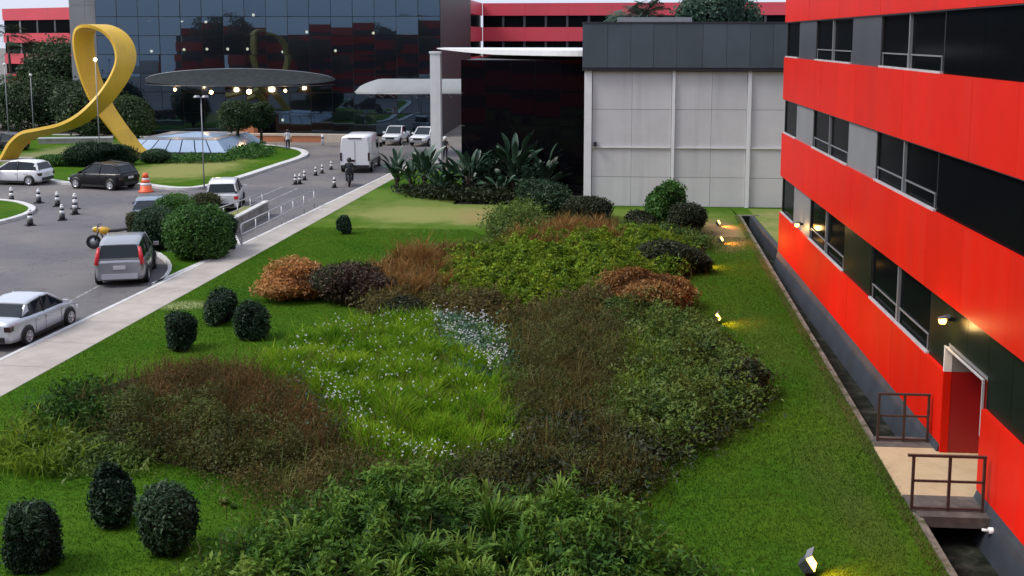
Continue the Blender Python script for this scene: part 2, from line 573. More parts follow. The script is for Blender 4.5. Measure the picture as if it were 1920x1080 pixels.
# ================================================================== ground, road, trench
FX = 7.45                                   # plane of the red facade (runs along Y)
YC = 45.8                                   # far corner of the red building
LIP_A, LIP_B = (7.11, 56.1), (5.45, 1.0)    # grass lip of the drainage channel
def lipx(y):
    return LIP_A[0] + (LIP_B[0]-LIP_A[0])*(LIP_A[1]-y)/(LIP_A[1]-LIP_B[1])
g = MB()
g.sheet([(-600, -60), (LIP_B[0]-.02, -60), (LIP_B[0]-.02, 1.0), (LIP_A[0]-.02, 56.1), (7.09, 56.13), (7.09, 900), (-600, 900)], -0.14)
g.sheet([(7.09, 56.13), (600, 56.13), (600, 900), (7.09, 900)], -0.14)
g.sheet([(7.8, -60), (600, -60), (600, 56.13), (7.8, 56.13)], -0.14)
struct('ground', g, M['ground'])

SWL = [(-19.2, -3), (-16.65, 28.76), (-13.83, 70.83), (-13.6, 79)]      # left edge of the pavement
SWR = [(-17.3, -3), (-15.0, 25.79), (-13.23, 66.89), (-12.6, 79)]
def on_line(L, y):
    for (x0, y0), (x1, y1) in zip(L, L[1:]):
        if y <= y1:
            return x0 + (x1-x0)*(y-y0)/(y1-y0)
    return L[-1][0]
isl_px = [(-140, 300), (-60, 322), (90, 342), (120, 348), (255, 348), (290, 354), (340, 358), (390, 354), (450, 338), (520, 314), (570, 298), (581, 290),
          (570, 283), (540, 277), (480, 272), (400, 266), (300, 259), (150, 255), (40, 254), (-60, 258), (-140, 268)]
isl = [xy(*p, z=ROAD) for p in isl_px]
li = [xy(*p, z=ROAD) for p in [(-220, 382), (-60, 377), (0, 377), (38, 381), (60, 388), (69, 394), (62, 402), (38, 411), (0, 421), (-100, 446), (-260, 470)]]
r = MB()
r.sheet([(-90, -30), (-19.6, -30), (-19.2, -3), (-16.65, 28.76), (-13.83, 70.83), (-13.6, 79), (-10, 80), (-8, 92), (-90, 92)], ROAD)
struct('road', r, M['asphalt'])

def inset(poly, d):
    n = len(poly)
    a = sum(poly[i][0]*poly[(i+1)%n][1]-poly[(i+1)%n][0]*poly[i][1] for i in range(n))
    sgn = 1 if a > 0 else -1
    out = []
    for i in range(n):
        p0, p1, p2 = Vector(poly[i-1]), Vector(poly[i]), Vector(poly[(i+1) % n])
        e1, e2 = (p1-p0).normalized(), (p2-p1).normalized()
        n1, n2 = Vector((-e1.y, e1.x))*sgn, Vector((-e2.y, e2.x))*sgn
        m = (n1+n2)
        m = m.normalized() / max(m.normalized().dot(n1), 0.5)
        out.append(tuple(p1 + m*d))
    return out
def smooth_closed(poly, it=2):
    for _ in range(it):
        q = []
        n = len(poly)
        for i in range(n):
            a, b = poly[i], poly[(i+1) % n]
            q += [(a[0]*.75+b[0]*.25, a[1]*.75+b[1]*.25), (a[0]*.25+b[0]*.75, a[1]*.25+b[1]*.75)]
        poly = q
    return poly
def ring_prism(mb, outer, inner, z0, z1):
    n = len(outer)
    vs = [(*p, z0) for p in outer] + [(*p, z1) for p in outer] + [(*p, z1) for p in inner] + [(*p, z0) for p in inner]
    fs = []
    for i in range(n):
        j = (i+1) % n
        fs += [(i, j, n+j, n+i), (n+i, n+j, 2*n+j, 2*n+i), (2*n+i, 2*n+j, 3*n+j, 3*n+i)]
    mb.add(vs, fs)
isl = smooth_closed(isl)
li = smooth_closed(li)
k = MB(); ring_prism(k, isl, inset(isl, 0.55), -0.139, 0.03)
struct('roundabout_kerb', k, M['kerb'])
k = MB(); k.prism(inset(isl, 0.552), -0.139, 0.0)
struct('roundabout_lawn', k, M['lawn'])
k = MB(); ring_prism(k, li, inset(li, 0.34), -0.139, 0.03)
struct('traffic_island_kerb', k, M['kerb'])
k = MB(); k.prism(inset(li, 0.342), -0.139, 0.0)
struct('traffic_island_lawn', k, M['lawn'])
# worn, straw coloured and bare patches belong to the turf itself
def worn(mat, patches):
    t = mat.node_tree
    b = t.nodes['Principled BSDF']
    src = b.inputs['Base Color'].links[0].from_socket
    tc = t.nodes.new('ShaderNodeTexCoord')
    nz = t.nodes.new('ShaderNodeTexNoise')
    nz.inputs['Scale'].default_value = .55
    nz.inputs['Detail'].default_value = 7
    nz.inputs['Roughness'].default_value = .65
    t.links.new(tc.outputs['Object'], nz.inputs['Vector'])
    for (px, py), (dx, dy), col, amt in patches:
        c = at(px, py)
        rx = (at(px+dx, py)-c).length
        ry = ((at(px, py-dy)-at(px, py+dy)).length)/2
        mp = t.nodes.new('ShaderNodeMapping')
        mp.vector_type = 'TEXTURE'
        mp.inputs['Location'].default_value = (c.x, c.y, 0)
        mp.inputs['Scale'].default_value = (rx, ry, 1e6)
        t.links.new(tc.outputs['Object'], mp.inputs['Vector'])
        ln = t.nodes.new('ShaderNodeVectorMath'); ln.operation = 'LENGTH'
        t.links.new(mp.outputs[0], ln.inputs[0])
        ad = t.nodes.new('ShaderNodeMath'); ad.operation = 'MULTIPLY_ADD'
        t.links.new(nz.outputs['Fac'], ad.inputs[0]); ad.inputs[1].default_value = 1.5
        t.links.new(ln.outputs['Value'], ad.inputs[2])
        m = t.nodes.new('ShaderNodeMapRange'); m.interpolation_type = 'SMOOTHSTEP'
        m.inputs[1].default_value = 1.2; m.inputs[2].default_value = 2.0
        m.inputs[3].default_value = amt; m.inputs[4].default_value = 0
        t.links.new(ad.outputs[0], m.inputs[0])
        x = t.nodes.new('ShaderNodeMix'); x.data_type = 'RGBA'
        t.links.new(m.outputs[0], x.inputs[0]); t.links.new(src, x.inputs[6]); x.inputs[7].default_value = (*col, 1)
        src = x.outputs[2]
    t.links.new(src, b.inputs['Base Color'])
ST, ST2, EA = (.215, .225, .075), (.15, .19, .05), (.25, .165, .08)
worn(M['lawn'], [((815, 393), (210, 34), ST2, .8), ((800, 402), (150, 15), ST, .9), ((905, 404), (60, 16), (.25, .20, .085), .8), ((730, 362), (80, 12), (.10, .17, .03), .8),
                 ((1190, 404), (260, 14), (.12, .17, .035), .9), ((1356, 440), (46, 32), EA, 1.0),
                 ((1340, 760), (40, 70), (.09, .11, .03), .5), ((1560, 900), (70, 90), (.065, .10, .02), .5), ((1640, 1000), (50, 80), (.07, .10, .02), .5), ((1440, 640), (60, 60), (.06, .11, .02), .5), ((1590, 780), (50, 120), (.07, .10, .022), .5),
                 ((350, 316), (100, 22), ST, 1.0), ((110, 288), (75, 22), (.19, .20, .09), .9), ((350, 572), (50, 9), (.24, .27, .12), .9)])

# pavement slabs with its kerb
k = MB()
k.prism(SWL + SWR[::-1], -0.139, 0.012)
struct('pavement', k, M['walk'])
k = MB()
kl = [(x-0.16, y) for x, y in SWL]
k.prism(kl + [(x-0.002, y) for x, y in SWL[::-1]], -0.139, 0.022)
struct('pavement_kerb', k, M['kerb'])
jt = MB()
for y in np.arange(2, 70, 2.4):
    a, b = on_line(SWL, y)+.02, on_line(SWR, y)-.02
    jt.sheet([(a, y), (b, y-.12), (b, y-.105), (a, y+.015)], 0.0165)
struct('pavement_joints', jt, pm('joint_dirt', (0.27, 0.25, 0.22), rough=1))

# lawn
lawn = MB()
lawn_w = [(x+.002, y) for x, y in SWR] + [(-12.6, 62.6), (-7.9, 62.6), (-7.9, 58.95), (7.0, 58.95), (7.0, 56.12)]
lawn_w = [(SWR[0][0]+.002, -3), (SWR[1][0]+.002, SWR[1][1]), (SWR[2][0]+.002, SWR[2][1]), (-12.9, 74), (-7.9, 74), (-7.9, 58.97), (7.0, 58.97), (LIP_A[0]-.004, 56.12), (LIP_B[0]-.004, 1.0), (LIP_B[0]-.13, -3)]
lawn.prism(lawn_w, -0.139, 0.0)
lawn.prism([(7.004, 56.35), (30, 56.35), (30, 58.97), (7.004, 58.97)], -0.139, 0.0)
lawn.prism([(7.864, 45.85), (30, 45.85), (30, 56.346), (7.864, 56.346)], -0.139, 0.0)
struct('lawn', lawn, M['lawn'])
def sheet_px(name, pts, mat, z):
    struct(name, MB().sheet(smooth_closed([xy(*p) for p in pts]), z), mat)
struct('worn_lawn_behind_building', MB().sheet([(7.9, 46.2), (14, 46.2), (14, 58.5), (7.9, 58.5)], 0.005), M['straw'])

# drainage channel
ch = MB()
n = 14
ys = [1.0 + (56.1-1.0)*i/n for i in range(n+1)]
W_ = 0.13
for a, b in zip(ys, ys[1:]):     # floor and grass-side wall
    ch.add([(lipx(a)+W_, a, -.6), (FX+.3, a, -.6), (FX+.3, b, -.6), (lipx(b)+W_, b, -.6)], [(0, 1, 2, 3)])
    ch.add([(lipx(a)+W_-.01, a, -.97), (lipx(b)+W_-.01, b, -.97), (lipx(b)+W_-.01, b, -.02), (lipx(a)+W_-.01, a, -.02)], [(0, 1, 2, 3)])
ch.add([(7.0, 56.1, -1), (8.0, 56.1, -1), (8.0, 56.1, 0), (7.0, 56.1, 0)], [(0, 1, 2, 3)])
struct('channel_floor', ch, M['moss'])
cp = MB()
cp.prism([(LIP_B[0], 1.0), (LIP_A[0], 56.1), (LIP_A[0]+W_, 56.1), (LIP_B[0]+W_, 1.0)], -0.25, 0.022)
cp.prism([(7.004, 56.104), (8.2, 56.104), (8.2, 56.34), (7.004, 56.34)], -0.25, 0.03)
struct('channel_coping', cp, M['lip_concrete'])
cp = MB()
cp.prism([(7.66, 45.9), (7.86, 45.9), (7.86, 56.1), (7.66, 56.1)], -1.0, 0.03)
struct('channel_far_wall', cp, M['plinth'])

# bridge slab to the side door
br = thing('footbridge', 'beige concrete slab bridging the drainage channel to the red side door', 'footbridge', (6.7, 22.3, 0))
xa = lambda y: lipx(y) - .02
MB().prism([(xa(21.35), 21.35), (FX-.02, 21.35), (FX-.02, 23.95), (xa(23.95), 23.95)], -.16, .045).build('slab', M['beige'], br, origin=br.location)
MB().prism([(xa(20.35)+.1, 20.35), (FX-.02, 20.35), (FX-.02, 21.346), (xa(21.3), 21.346)], -.16, .05).build('grey_edge', M['damp_concrete'], br, origin=br.location)
MB().prism([(xa(24)+.05, 23.954), (FX-.02, 23.954), (FX-.02, 24.6), (xa(24.5)+.1, 24.6)], -.16, .05).build('grey_edge', M['damp_concrete'], br, origin=br.location)
def guard(y, x0, x1, label, ext):
    t = thing('guard_rail', label, 'railing', ((x0+x1)/2, y, .05), group='guard rails on the footbridge')
    for x in (x0, (x0+x1)/2+.02, x1):
        MB().box((x, y, .05+.53), (.05, .05, 1.06)).build('post', M['rail_brown'], t, origin=t.location)
    MB().box(((x0+x1)/2-ext/2, y, 1.14), (x1-x0+.06+ext, .06, .045)).build('top_rail', M['rail_brown'], t, origin=t.location)
    MB().box(((x0+x1)/2, y, .64), (x1-x0-.052, .04, .04)).build('middle_rail', M['rail_brown'], t, origin=t.location)
    MB().box(((x0+x1)/2, y, .10), (x1-x0-.052, .04, .04)).build('bottom_rail', M['rail_brown'], t, origin=t.location)
guard(20.62, 6.02, 7.33, 'brown metal guard rail on the near edge of the beige footbridge', .08)
guard(24.3, 6.28, 7.36, 'brown metal guard rail on the far edge of the beige footbridge', 0)

# ================================================================== red banded building on the right
B = thing('red_banded_building', 'long office building on the right with bright red bands and dark ribbon windows', 'building', (FX, 22, 0))
BO = B.location
BANDS = [(0.22, 1.85), (3.37, 5.13), (6.51, 8.20), (9.60, 11.5)]
DOOR0, DOOR1 = 21.35, 23.75
Y0 = -8.0
m = MB().bbox(FX+.24, FX+14, Y0, DOOR0-.004, -.5, 12.4).bbox(FX+1.25, FX+14, DOOR0-.004, DOOR1+.004, -.5, 2.5).bbox(FX+.24, FX+14, DOOR0-.004, DOOR1+.004, 2.5, 12.4)
m.bbox(FX+.24, FX+14, DOOR1+.004, YC-.02, -.5, 12.4)
m.build('core_wall', M['black_wall'], B, origin=BO)
MB().bbox(FX-.05, FX+14.1, Y0, YC+.04, 12.402, 12.7).build('roof', M['charcoal'], B, origin=BO)
for (y0, y1) in ((Y0, DOOR0-.02), (DOOR1+.02, YC)):
    MB().add([(FX-.24, y0, -.8), (FX+.2, y0, -.8), (FX+.2, y0, .215), (FX+.01, y0, .215), (FX-.05, y0, .05),
              (FX-.24, y1, -.8), (FX+.2, y1, -.8), (FX+.2, y1, .215), (FX+.01, y1, .215), (FX-.05, y1, .05)],
             [(0, 1, 2, 3, 4), (5, 6, 7, 8, 9), (0, 1, 6, 5), (1, 2, 7, 6), (2, 3, 8, 7), (3, 4, 9, 8), (4, 0, 5, 9)]).build('plinth', M['plinth'], B, origin=BO)
MB().bbox(FX-.0, FX+.2, DOOR0-.018, DOOR1+.018, -1, .03).build('plinth', M['plinth'], B, origin=BO)
pl = 2.55
for bi, (z0, z1) in enumerate(BANDS):
    y = YC
    while y > Y0 + .1:
        y2 = max(y - pl, Y0)
        segs = [(y2, y)]
        if bi == 0:
            segs = []
            for a, b in ((y2, min(y, DOOR0)), (max(y2, DOOR1), y)):
                if b - a > .05:
                    segs.append((a, b))
        for a, b in segs:
            o = RNG.uniform(-.003, .003)
            m = MB()
            m.bbox(FX+o, FX+.232, a+.004, b-.004, z0, z1)
            m.build('band_panel', M['red'], B, origin=BO)
        y = y2
    if bi:
        MB().bbox(FX+.03, FX+.22, Y0, YC-.01, z0-.03, z0-.002).build('soffit_trim', M['charcoal'], B, origin=BO)
# end face of the bands
for bi, (z0, z1) in enumerate(BANDS):
    MB().bbox(FX+.24, FX+14, YC-.018, YC+.05, z0, z1).build('band_panel', M['red'], B, origin=BO)
# windows in the three ribbons
RIB = [(1.85, 3.37), (5.13, 6.51), (8.20, 9.60)]
RX = FX + .10
def window(y0, y1, z0, z1, two=True, bars=True):
    """frame > pane, mullion, safety bar, sill"""
    f = MB()
    t = .05
    f.bbox(RX, RX+.08, y0, y0+t, z0, z1).bbox(RX, RX+.08, y1-t, y1, z0, z1)
    f.bbox(RX, RX+.08, y0+t, y1-t, z1-t, z1).bbox(RX, RX+.08, y0+t, y1-t, z0, z0+t)
    w_ = f.build('window_frame', M['black'], B, origin=BO)
    ym = (y0+y1)/2
    halves = [(y0+t, ym-.04), (ym+.04, y1-t)] if two else [(y0+t, y1-t)]
    if two:
        MB().bbox(RX-.03, RX+.09, ym-.04, ym+.04, z0+t, z1-t).build('mullion', M['frame'], w_, origin=BO)
    for a, b in halves:
        MB().bbox(RX+.045, RX+.06, a+.002, b-.002, z0+t, z1-t).build('pane', M['pane'], w_, origin=BO)
        if bars:
            h = z0 + (z1-z0)*.26
            m = MB().bbox(RX+.0, RX+.03, a+.12, b-.05, h, h+.035)
            m.bbox(RX+.004, RX+.028, a+.14, a+.17, z0+t, h-.001).bbox(RX+.004, RX+.028, b-.10, b-.07, z0+t, h-.001)
            m.build('safety_bar', M['frame'], w_, origin=BO)
    MB().bbox(RX-.075, RX-.002, y0+.02, y1-.02, z0+.002, z0+.05).build('sill', M['sill'], w_, origin=BO)
def fz(off):          # pixel offset right of the vanishing point -> Y on the facade
    return 2084.0 * FX / off
lay = [  # y far, y near, what
    (45.75, 42.9, 'one'), (42.9, 39.6, 'panel'), (39.6, 34.0, 'two'), (34.0, 30.6, 'panel'), (30.6, 25.1, 'two'),
    (25.1, 17.6, 'glass'), (17.6, 12.0, 'two'), (12.0, 8.5, 'panel'), (8.5, 3.0, 'two'), (3.0, -5.0, 'glass')]
for ri, (z0, z1) in enumerate(RIB):
    for yf, yn, kind in lay:
        if kind == 'one':
            window(yn, yf, z0, z1, False, False)
        elif kind == 'two':
            window(yn, yf, z0, z1)
        elif kind == 'panel':
            mat = M['charcoal'] if ri == 2 else (M['infill_grey'] if (ri == 1 or yf > 40) else M['infill_dark'])
            MB().bbox(RX-.02, FX+.236, yn+.006, yf-.006, z0+.002, z1-.032).build('infill_panel', mat, B, origin=BO)
        else:
            k_ = 3
            for i in range(k_):
                a = yn + (yf-yn)*i/k_
                b = yn + (yf-yn)*(i+1)/k_
                if ri == 0 and a < DOOR1 and b > DOOR0:
                    segs = [(max(a, yn), min(b, DOOR0), z0), (max(a, DOOR1), b, z0), (max(a, DOOR0), min(b, DOOR1), 2.46)]
                else:
                    segs = [(a, b, z0)]
                for s0, s1, zz in segs:
                    if s1 - s0 > .05:
                        MB().bbox(RX+.0, FX+.236, s0+.006, s1-.006, zz+.002, z1-.032).build('glazed_panel', M['infill_dark'] if ri == 0 else M['pane'], B, origin=BO)
# side door at the back of a deep alcove
dr = MB().bbox(FX+1.17, FX+1.245, DOOR0+.3, DOOR1-.3, .06, 2.1).build('door', M['red_dark'], B, origin=BO, label='dark red door at the back of the alcove')
MB().box((FX+1.15, DOOR0+.5, 1.05), (.04, .03, .2)).build('handle', M['frame'], dr, origin=BO)
MB().bbox(FX-.02, FX+1.16, DOOR0, DOOR1, -.2, .046).build('alcove_floor', M['beige'], B, origin=BO)
MB().bbox(FX+.004, FX+.17, DOOR1-.05, DOOR1-.002, .048, 1.86).build('alcove_corner', M['red'], B, origin=BO)
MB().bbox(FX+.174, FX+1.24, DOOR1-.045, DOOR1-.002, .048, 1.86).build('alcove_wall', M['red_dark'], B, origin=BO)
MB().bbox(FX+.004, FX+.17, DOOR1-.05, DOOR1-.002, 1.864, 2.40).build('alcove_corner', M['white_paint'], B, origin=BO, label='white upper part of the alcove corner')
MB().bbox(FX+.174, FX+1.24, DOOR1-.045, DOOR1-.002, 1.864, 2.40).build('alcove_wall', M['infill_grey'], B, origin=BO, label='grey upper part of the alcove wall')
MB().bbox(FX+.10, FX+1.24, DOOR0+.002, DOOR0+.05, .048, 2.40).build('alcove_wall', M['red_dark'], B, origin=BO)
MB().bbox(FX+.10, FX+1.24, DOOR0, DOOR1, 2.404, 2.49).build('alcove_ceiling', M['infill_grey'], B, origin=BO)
MB().bbox(FX-.004, FX+.04, DOOR0-.03, DOOR1-.002, 2.404, 2.432).bbox(FX-.004, FX+.04, DOOR0-.03, DOOR0+.004, 1.3, 2.403).build('door_surround', M['sill'], B, origin=BO)
# fallen white pipe at the end of the slab
t = thing('drain_pipe', 'short white pipe stub under the near corner of the footbridge', 'pipe', (7.25, 20.2, -.1))
MB().tube([(7.2, 20.2, -.11), (7.3, 20.15, -.10)], .03).build('pipe', M['white_paint'], t, origin=t.location)
MB().lathe([(.06, 0), (.065, .12), (.05, .16)], 12, 'X', (7.3, 20.15, -.10)).build('collar', M['white_paint'], t, origin=t.location)

# ================================================================== wing behind the viewpoint (mirrored in the glass)
Wg = thing('rear_wing', 'red banded wing that closes the garden behind the viewpoint', 'building', (-20, -2, 0))
MB().bbox(-78, FX-.3, -16, -1.5, -.2, 11.0).build('core_wall', M['black_wall'], Wg, origin=Wg.location)
for z0, z1 in BANDS[:3] + [(9.6, 11.02)]:
    MB().bbox(-78.1, FX-.31, -1.49, -1.28, z0, z1).build('band_panel', M['red'], Wg, origin=Wg.location)

# ================================================================== pale grey hall with slate fascia
H_ = thing('grey_hall', 'pale grey panelled hall with a dark slate fascia and white posts', 'building', (4, 59, 0))
HO = H_.location
HY = 59.0
px2x = lambda px, y=HY, py=260: at_y(px, py, y).x
hx0, hx1 = px2x(1095), 13.0
MB().bbox(hx0+.3, hx1, HY+.2, HY+16, -.1, 9.7).build('core_wall', M['black_wall'], H_, origin=HO)
zl = [0.0, 1.58, 3.15, 5.2, 7.22]
cols = [px2x(p) for p in (1110, 1184, 1258)], [px2x(p) for p in (1265, 1333, 1399)], [px2x(p) for p in (1407, 1480, 1554)]
for c in cols:
    for a, b in zip(c, c[1:]):
        for zi, (z0, z1) in enumerate(zip(zl, zl[1:])):
            o = RNG.uniform(0, .012)
            zz0 = z0 + (.07 if zi == 2 else .012)
            MB().bbox(a+.006, b-.006, HY+.02+o, HY+.19, zz0, z1-.008).build('wall_panel', M['wall_grey'], H_, origin=HO)
    MB().bbox(c[0]+.004, c[-1]-.004, HY-.06, HY+.19, zl[2]-.006, zl[2]+.06).build('ledge', M['white_paint'], H_, origin=HO)
for a, b in ((1095, 1109), (1258.6, 1264.4), (1399.6, 1406.4), (1555, 1561)):
    MB().bbox(px2x(a), px2x(b), HY-.12, HY+.19, -.02, 7.24).build('post', M['white_paint'], H_, origin=HO)
xs = [hx0-.12] + [px2x(p) for p in (1137, 1180, 1222, 1265, 1313, 1357, 1400, 1443, 1487, 1530, 1575)]
for a, b in zip(xs, xs[1:]):
    o = RNG.uniform(0, .012)
    MB().bbox(a+.006, b-.006, HY-.35+o, HY+.19, 7.42, 9.72).build('fascia_panel', M['fascia'], H_, origin=HO)
MB().bbox(hx0-.12, hx1, HY-.30, HY+.19, 7.25, 7.412).build('fascia_base', M['fascia_edge'], H_, origin=HO)
MB().bbox(hx0-.15, hx1, HY-.38, HY+16, 9.722, 9.80).build('roof_cap', M['fascia_edge'], H_, origin=HO)
MB().bbox(hx0-.12, hx0+.28, HY+.2, HY+16, 7.42, 9.72).build('side_fascia', M['fascia'], H_, origin=HO)
MB().box((px2x(1116), HY-.16, 3.35), (.16, .3, .22)).build('wall_light', M['black'], H_, origin=HO)
MB().bbox(px2x(1160), px2x(1310), HY+6, HY+9, 9.81, 10.15).build('roof_vent', M['frame'], H_, origin=HO)

# ================================================================== black glass pavilion left of the hall
K = thing('black_glass_pavilion', 'low black glass pavilion under a thin white roof beside the grey hall', 'building', (-4, 64, 0))
KO = K.location
KY = 63.5
kx0, kx1 = at_y(864, 260, KY).x, hx0 - .01
MB().bbox(kx0+.3, kx1+.2, KY+.3, KY+16, -.1, 7.7).build('core_wall', M['black_wall'], K, origin=KO)
nx, zs = 5, [0.05, 2.0, 3.9, 5.8, 7.72]
for i in range(nx):
    a, b = kx0+(kx1-kx0)*i/nx, kx0+(kx1-kx0)*(i+1)/nx
    for z0, z1 in zip(zs, zs[1:]):
        m = MB().box((0, 0, 0), (b-a-.03, .04, z1-z0-.03), Matrix.Rotation(RNG.normal(0, .004), 3, 'X') @ Matrix.Rotation(RNG.normal(0, .004), 3, 'Z'))
        p = m.build('glass_panel', M['black_glass'], K)
        p.location = Vector(((a+b)/2, KY+.2, (z0+z1)/2)) - KO
for j in range(8):
    a, b = KY+.25+2*j, KY+2.2+2*j
    MB().bbox(kx0+.2, kx0+.26, a, b, .05, 7.7).build('glass_panel', M['black_glass'], K, origin=KO)
# white thin roof that thickens to the middle and runs out over the forecourt to the column
rx0, rx1 = at_y(822, 260, 78).x, kx1 + .02
m = MB()
rings = []
for i in range(25):
    u = i/24
    x = rx0 + (rx1-rx0)*u
    th = .05 + .26*min(1, u/.45)**.8
    yf = KY - .9 + 15*(1-u)**1.6
    yb = KY + 18
    rings.append([(x, yf, 8.25-th), (x, yf, 8.25), (x, yb, 8.25), (x, yb, 8.25-th)])
m.loft(rings, smooth=False)
m.build('white_roof', M['white_paint'], K, origin=KO)
cxl, cxr = at_y(807, 200, 78.6), at_y(826, 200, 78.6)
t = thing('white_column', 'tall square white column holding the canopy beside the pickups', 'column', ((cxl.x+cxr.x)/2, 79, ROAD))
MB().bbox(cxl.x, cxr.x, 78.6, 79.4, ROAD, 7.85).build('shaft', M['white_paint'], t, origin=t.location)
MB().bbox(cxl.x-.06, cxr.x+.06, 78.54, 79.46, 7.853, 8.0).build('cap', M['white_paint'], t, origin=t.location)
MB().bbox(cxl.x-.1, cxr.x+.1, 78.5, 79.5, ROAD, ROAD+.12).build('foot', M['concrete'], t, origin=t.location)

# barrel canopy that passes behind the column
t = thing('barrel_canopy', 'white barrel vaulted drop off canopy with a rounded end behind the column', 'canopy', (-17, 84, 0))
x0, x1 = at_y(655, 170, 83).x, at_y(866, 170, 83).x
m, nv = MB(), 10
rings = []
for i in range(26):
    u = i/25
    x = x0 + (x1-x0)*u
    s = min(1, (max(0.0, u)/.22))**.5 if u < .22 else 1.0
    s = max(s, .02)
    ring = []
    for j in range(nv+1):
        v = j/nv
        yy = 83 + 2.4 + (-2.4 + 4.8*v)*(.25+.75*s)
        ring.append((x, yy, 4.80 + 1.0*s*math.sin(math.pi*v)**.8))
    for j in range(nv, -1, -1):
        v = j/nv
        yy = 83 + 2.4 + (-2.4 + 4.8*v)*(.25+.75*s)
        ring.append((x, yy, 4.70 + .86*s*math.sin(math.pi*v)**.8))
    rings.append(ring)
m.loft(rings)
m.build('vault', M['canopy_white'], t, origin=t.location)
m = MB()
for i in range(9):
    x = x0 + 1.2 + (x1-x0-1.4)*i/8
    m.tube([(x, 83.05, 4.74), (x, 85.4, 4.35), (x, 87.75, 4.74)], .035, 6)
m.tube([(x0+.5, 83.06, 4.74), (x1, 83.0, 4.74)], .06, 6)
m.build('underframe', M['frame'], t, origin=t.location)

# ================================================================== blue glass tower building
G = thing('glass_headquarters', 'wide dark blue mirrored glass building behind the roundabout', 'building', (-31, 102, 0))
GO = G.location
GY = 101.0
gx0, gx1 = at_y(184, 130, GY).x, at_y(826, 130, GY).x
ZT = 16.2
MB().bbox(gx0, gx1, GY+6.0, GY+24, -.1, ZT-.1).build('inner_wall', M['brown_in'], G, origin=GO)
for z in (3.9, 7.4, 10.9, 14.4):
    MB().bbox(gx0+.05, gx1-.05, GY+.35, GY+5.99, z-.35, z).build('floor_slab', M['dark_in'], G, origin=GO)
MB().bbox(gx0-.02, gx0+.05, GY+.1, GY+24, -.1, ZT).build('side_wall', M['black_wall'], G, origin=GO)
MB().bbox(gx1-.05, gx1+.02, GY+.1, GY+24, -.1, ZT).build('side_wall', M['black_wall'], G, origin=GO)
MB().bbox(gx0-.1, gx1+.1, GY-.05, GY+24, ZT+.002, ZT+.4).build('roof', M['charcoal'], G, origin=GO)
ncol, zr = 16, [0.05, 2.0, 3.9, 5.65, 7.4, 9.15, 10.9, 12.65, 14.4, ZT]
pw = (gx1-gx0)/ncol
shared = {}
for i in range(ncol):
    for z0, z1 in zip(zr, zr[1:]):
        key = round(z1-z0, 3)
        if key not in shared:
            shared[key] = MB().box((0, 0, 0), (pw-.05, .03, key-.05)).build('glass_panel', M['curtain'], G)
            o = shared[key]
        else:
            o = share(shared[key], '', G, (0, 0, 0))
        o.location = Vector((gx0+pw*(i+.5), GY, (z0+z1)/2)) - GO
        o.rotation_euler = (RNG.normal(0, .006), 0, RNG.normal(0, .014))
mu = MB()
for i in range(ncol+1):
    x = gx0 + pw*i
    mu.bbox(x-.022, x+.022, GY+.016, GY+.1, .05, ZT)
mu.build('mullion_grid', M['black'], G, origin=GO)
mu = MB()
for z in zr[1:-1]:
    mu.bbox(gx0+.03, gx1-.03, GY+.101, GY+.16, z-.025, z+.025)
mu.build('transom_grid', M['black'], G, origin=GO)
# lamps hanging inside, seen through the glass
lamps = [(280, 37), (341, 39), (386, 41), (475, 28), (629, 35), (629, 95), (345, 93), (388, 92), (427, 92), (464, 92), (284, 96), (766, 105),
         (530, 225), (552, 177), (575, 60), (700, 62)]
for i, (a, b) in enumerate(lamps):
    p = at_y(a, b, GY+2.2)
    big = i in (4, 5)
    m = MB().lathe([(0.001, -.14), (.10, -.10), (.14, 0), (.10, .10), (.001, .14)], 10)
    m.build('lobby_lamp', M['lamp_white'], G).location = p - GO
# grey tower strip at the left of the glass
T = thing('grey_stair_tower', 'blank blue grey stair tower at the left end of the glass building', 'building', (-47, 103, 0))
tx0, tx1 = at_y(135, 130, GY+.6).x, gx0 - .03
xm = tx0 + (tx1-tx0)*.55
for a, b in ((tx0, xm), (xm, tx1)):
    for z0, z1 in zip([0, 4, 8, 12], [4, 8, 12, 17]):
        MB().bbox(a+.01, b-.01, GY+.6, GY+1.0, z0+.01, z1-.01).build('wall_panel', M['infill_grey'], T, origin=T.location)
MB().bbox(tx0+.02, tx1-.02, GY+1.01, GY+12, 0, 17).build('core_wall', M['infill_grey'], T, origin=T.location)
# lens shaped glass canopy over the entrance
t = thing('lens_canopy', 'thin lens shaped glass canopy with a white rim over the main entrance', 'canopy', (-33, 99, 5))
cx0, cx1 = at_y(262, 150, 99.6).x, at_y(622, 150, 99.6).x
def lens(u):
    return math.sqrt(max(0, 1-(2*u-1)**2))
m = MB()
NU, NVV = 30, 5
vs, fs = [], []
for i in range(NU+1):
    u = i/NU
    x = cx0+(cx1-cx0)*u
    for j in range(NVV+1):
        v = j/NVV
        z = (5.15 + .95*lens(u)**1.2) * (1-v) + (4.7-.35*lens(u)+.35) * v
        vs.append((x, GY-.12-4.2*lens(u)*v, z))
for i in range(NU):
    for j in range(NVV):
        q = i*(NVV+1)+j
        fs.append((q, q+1, q+NVV+2, q+NVV+1))
m.add(vs, fs, True)
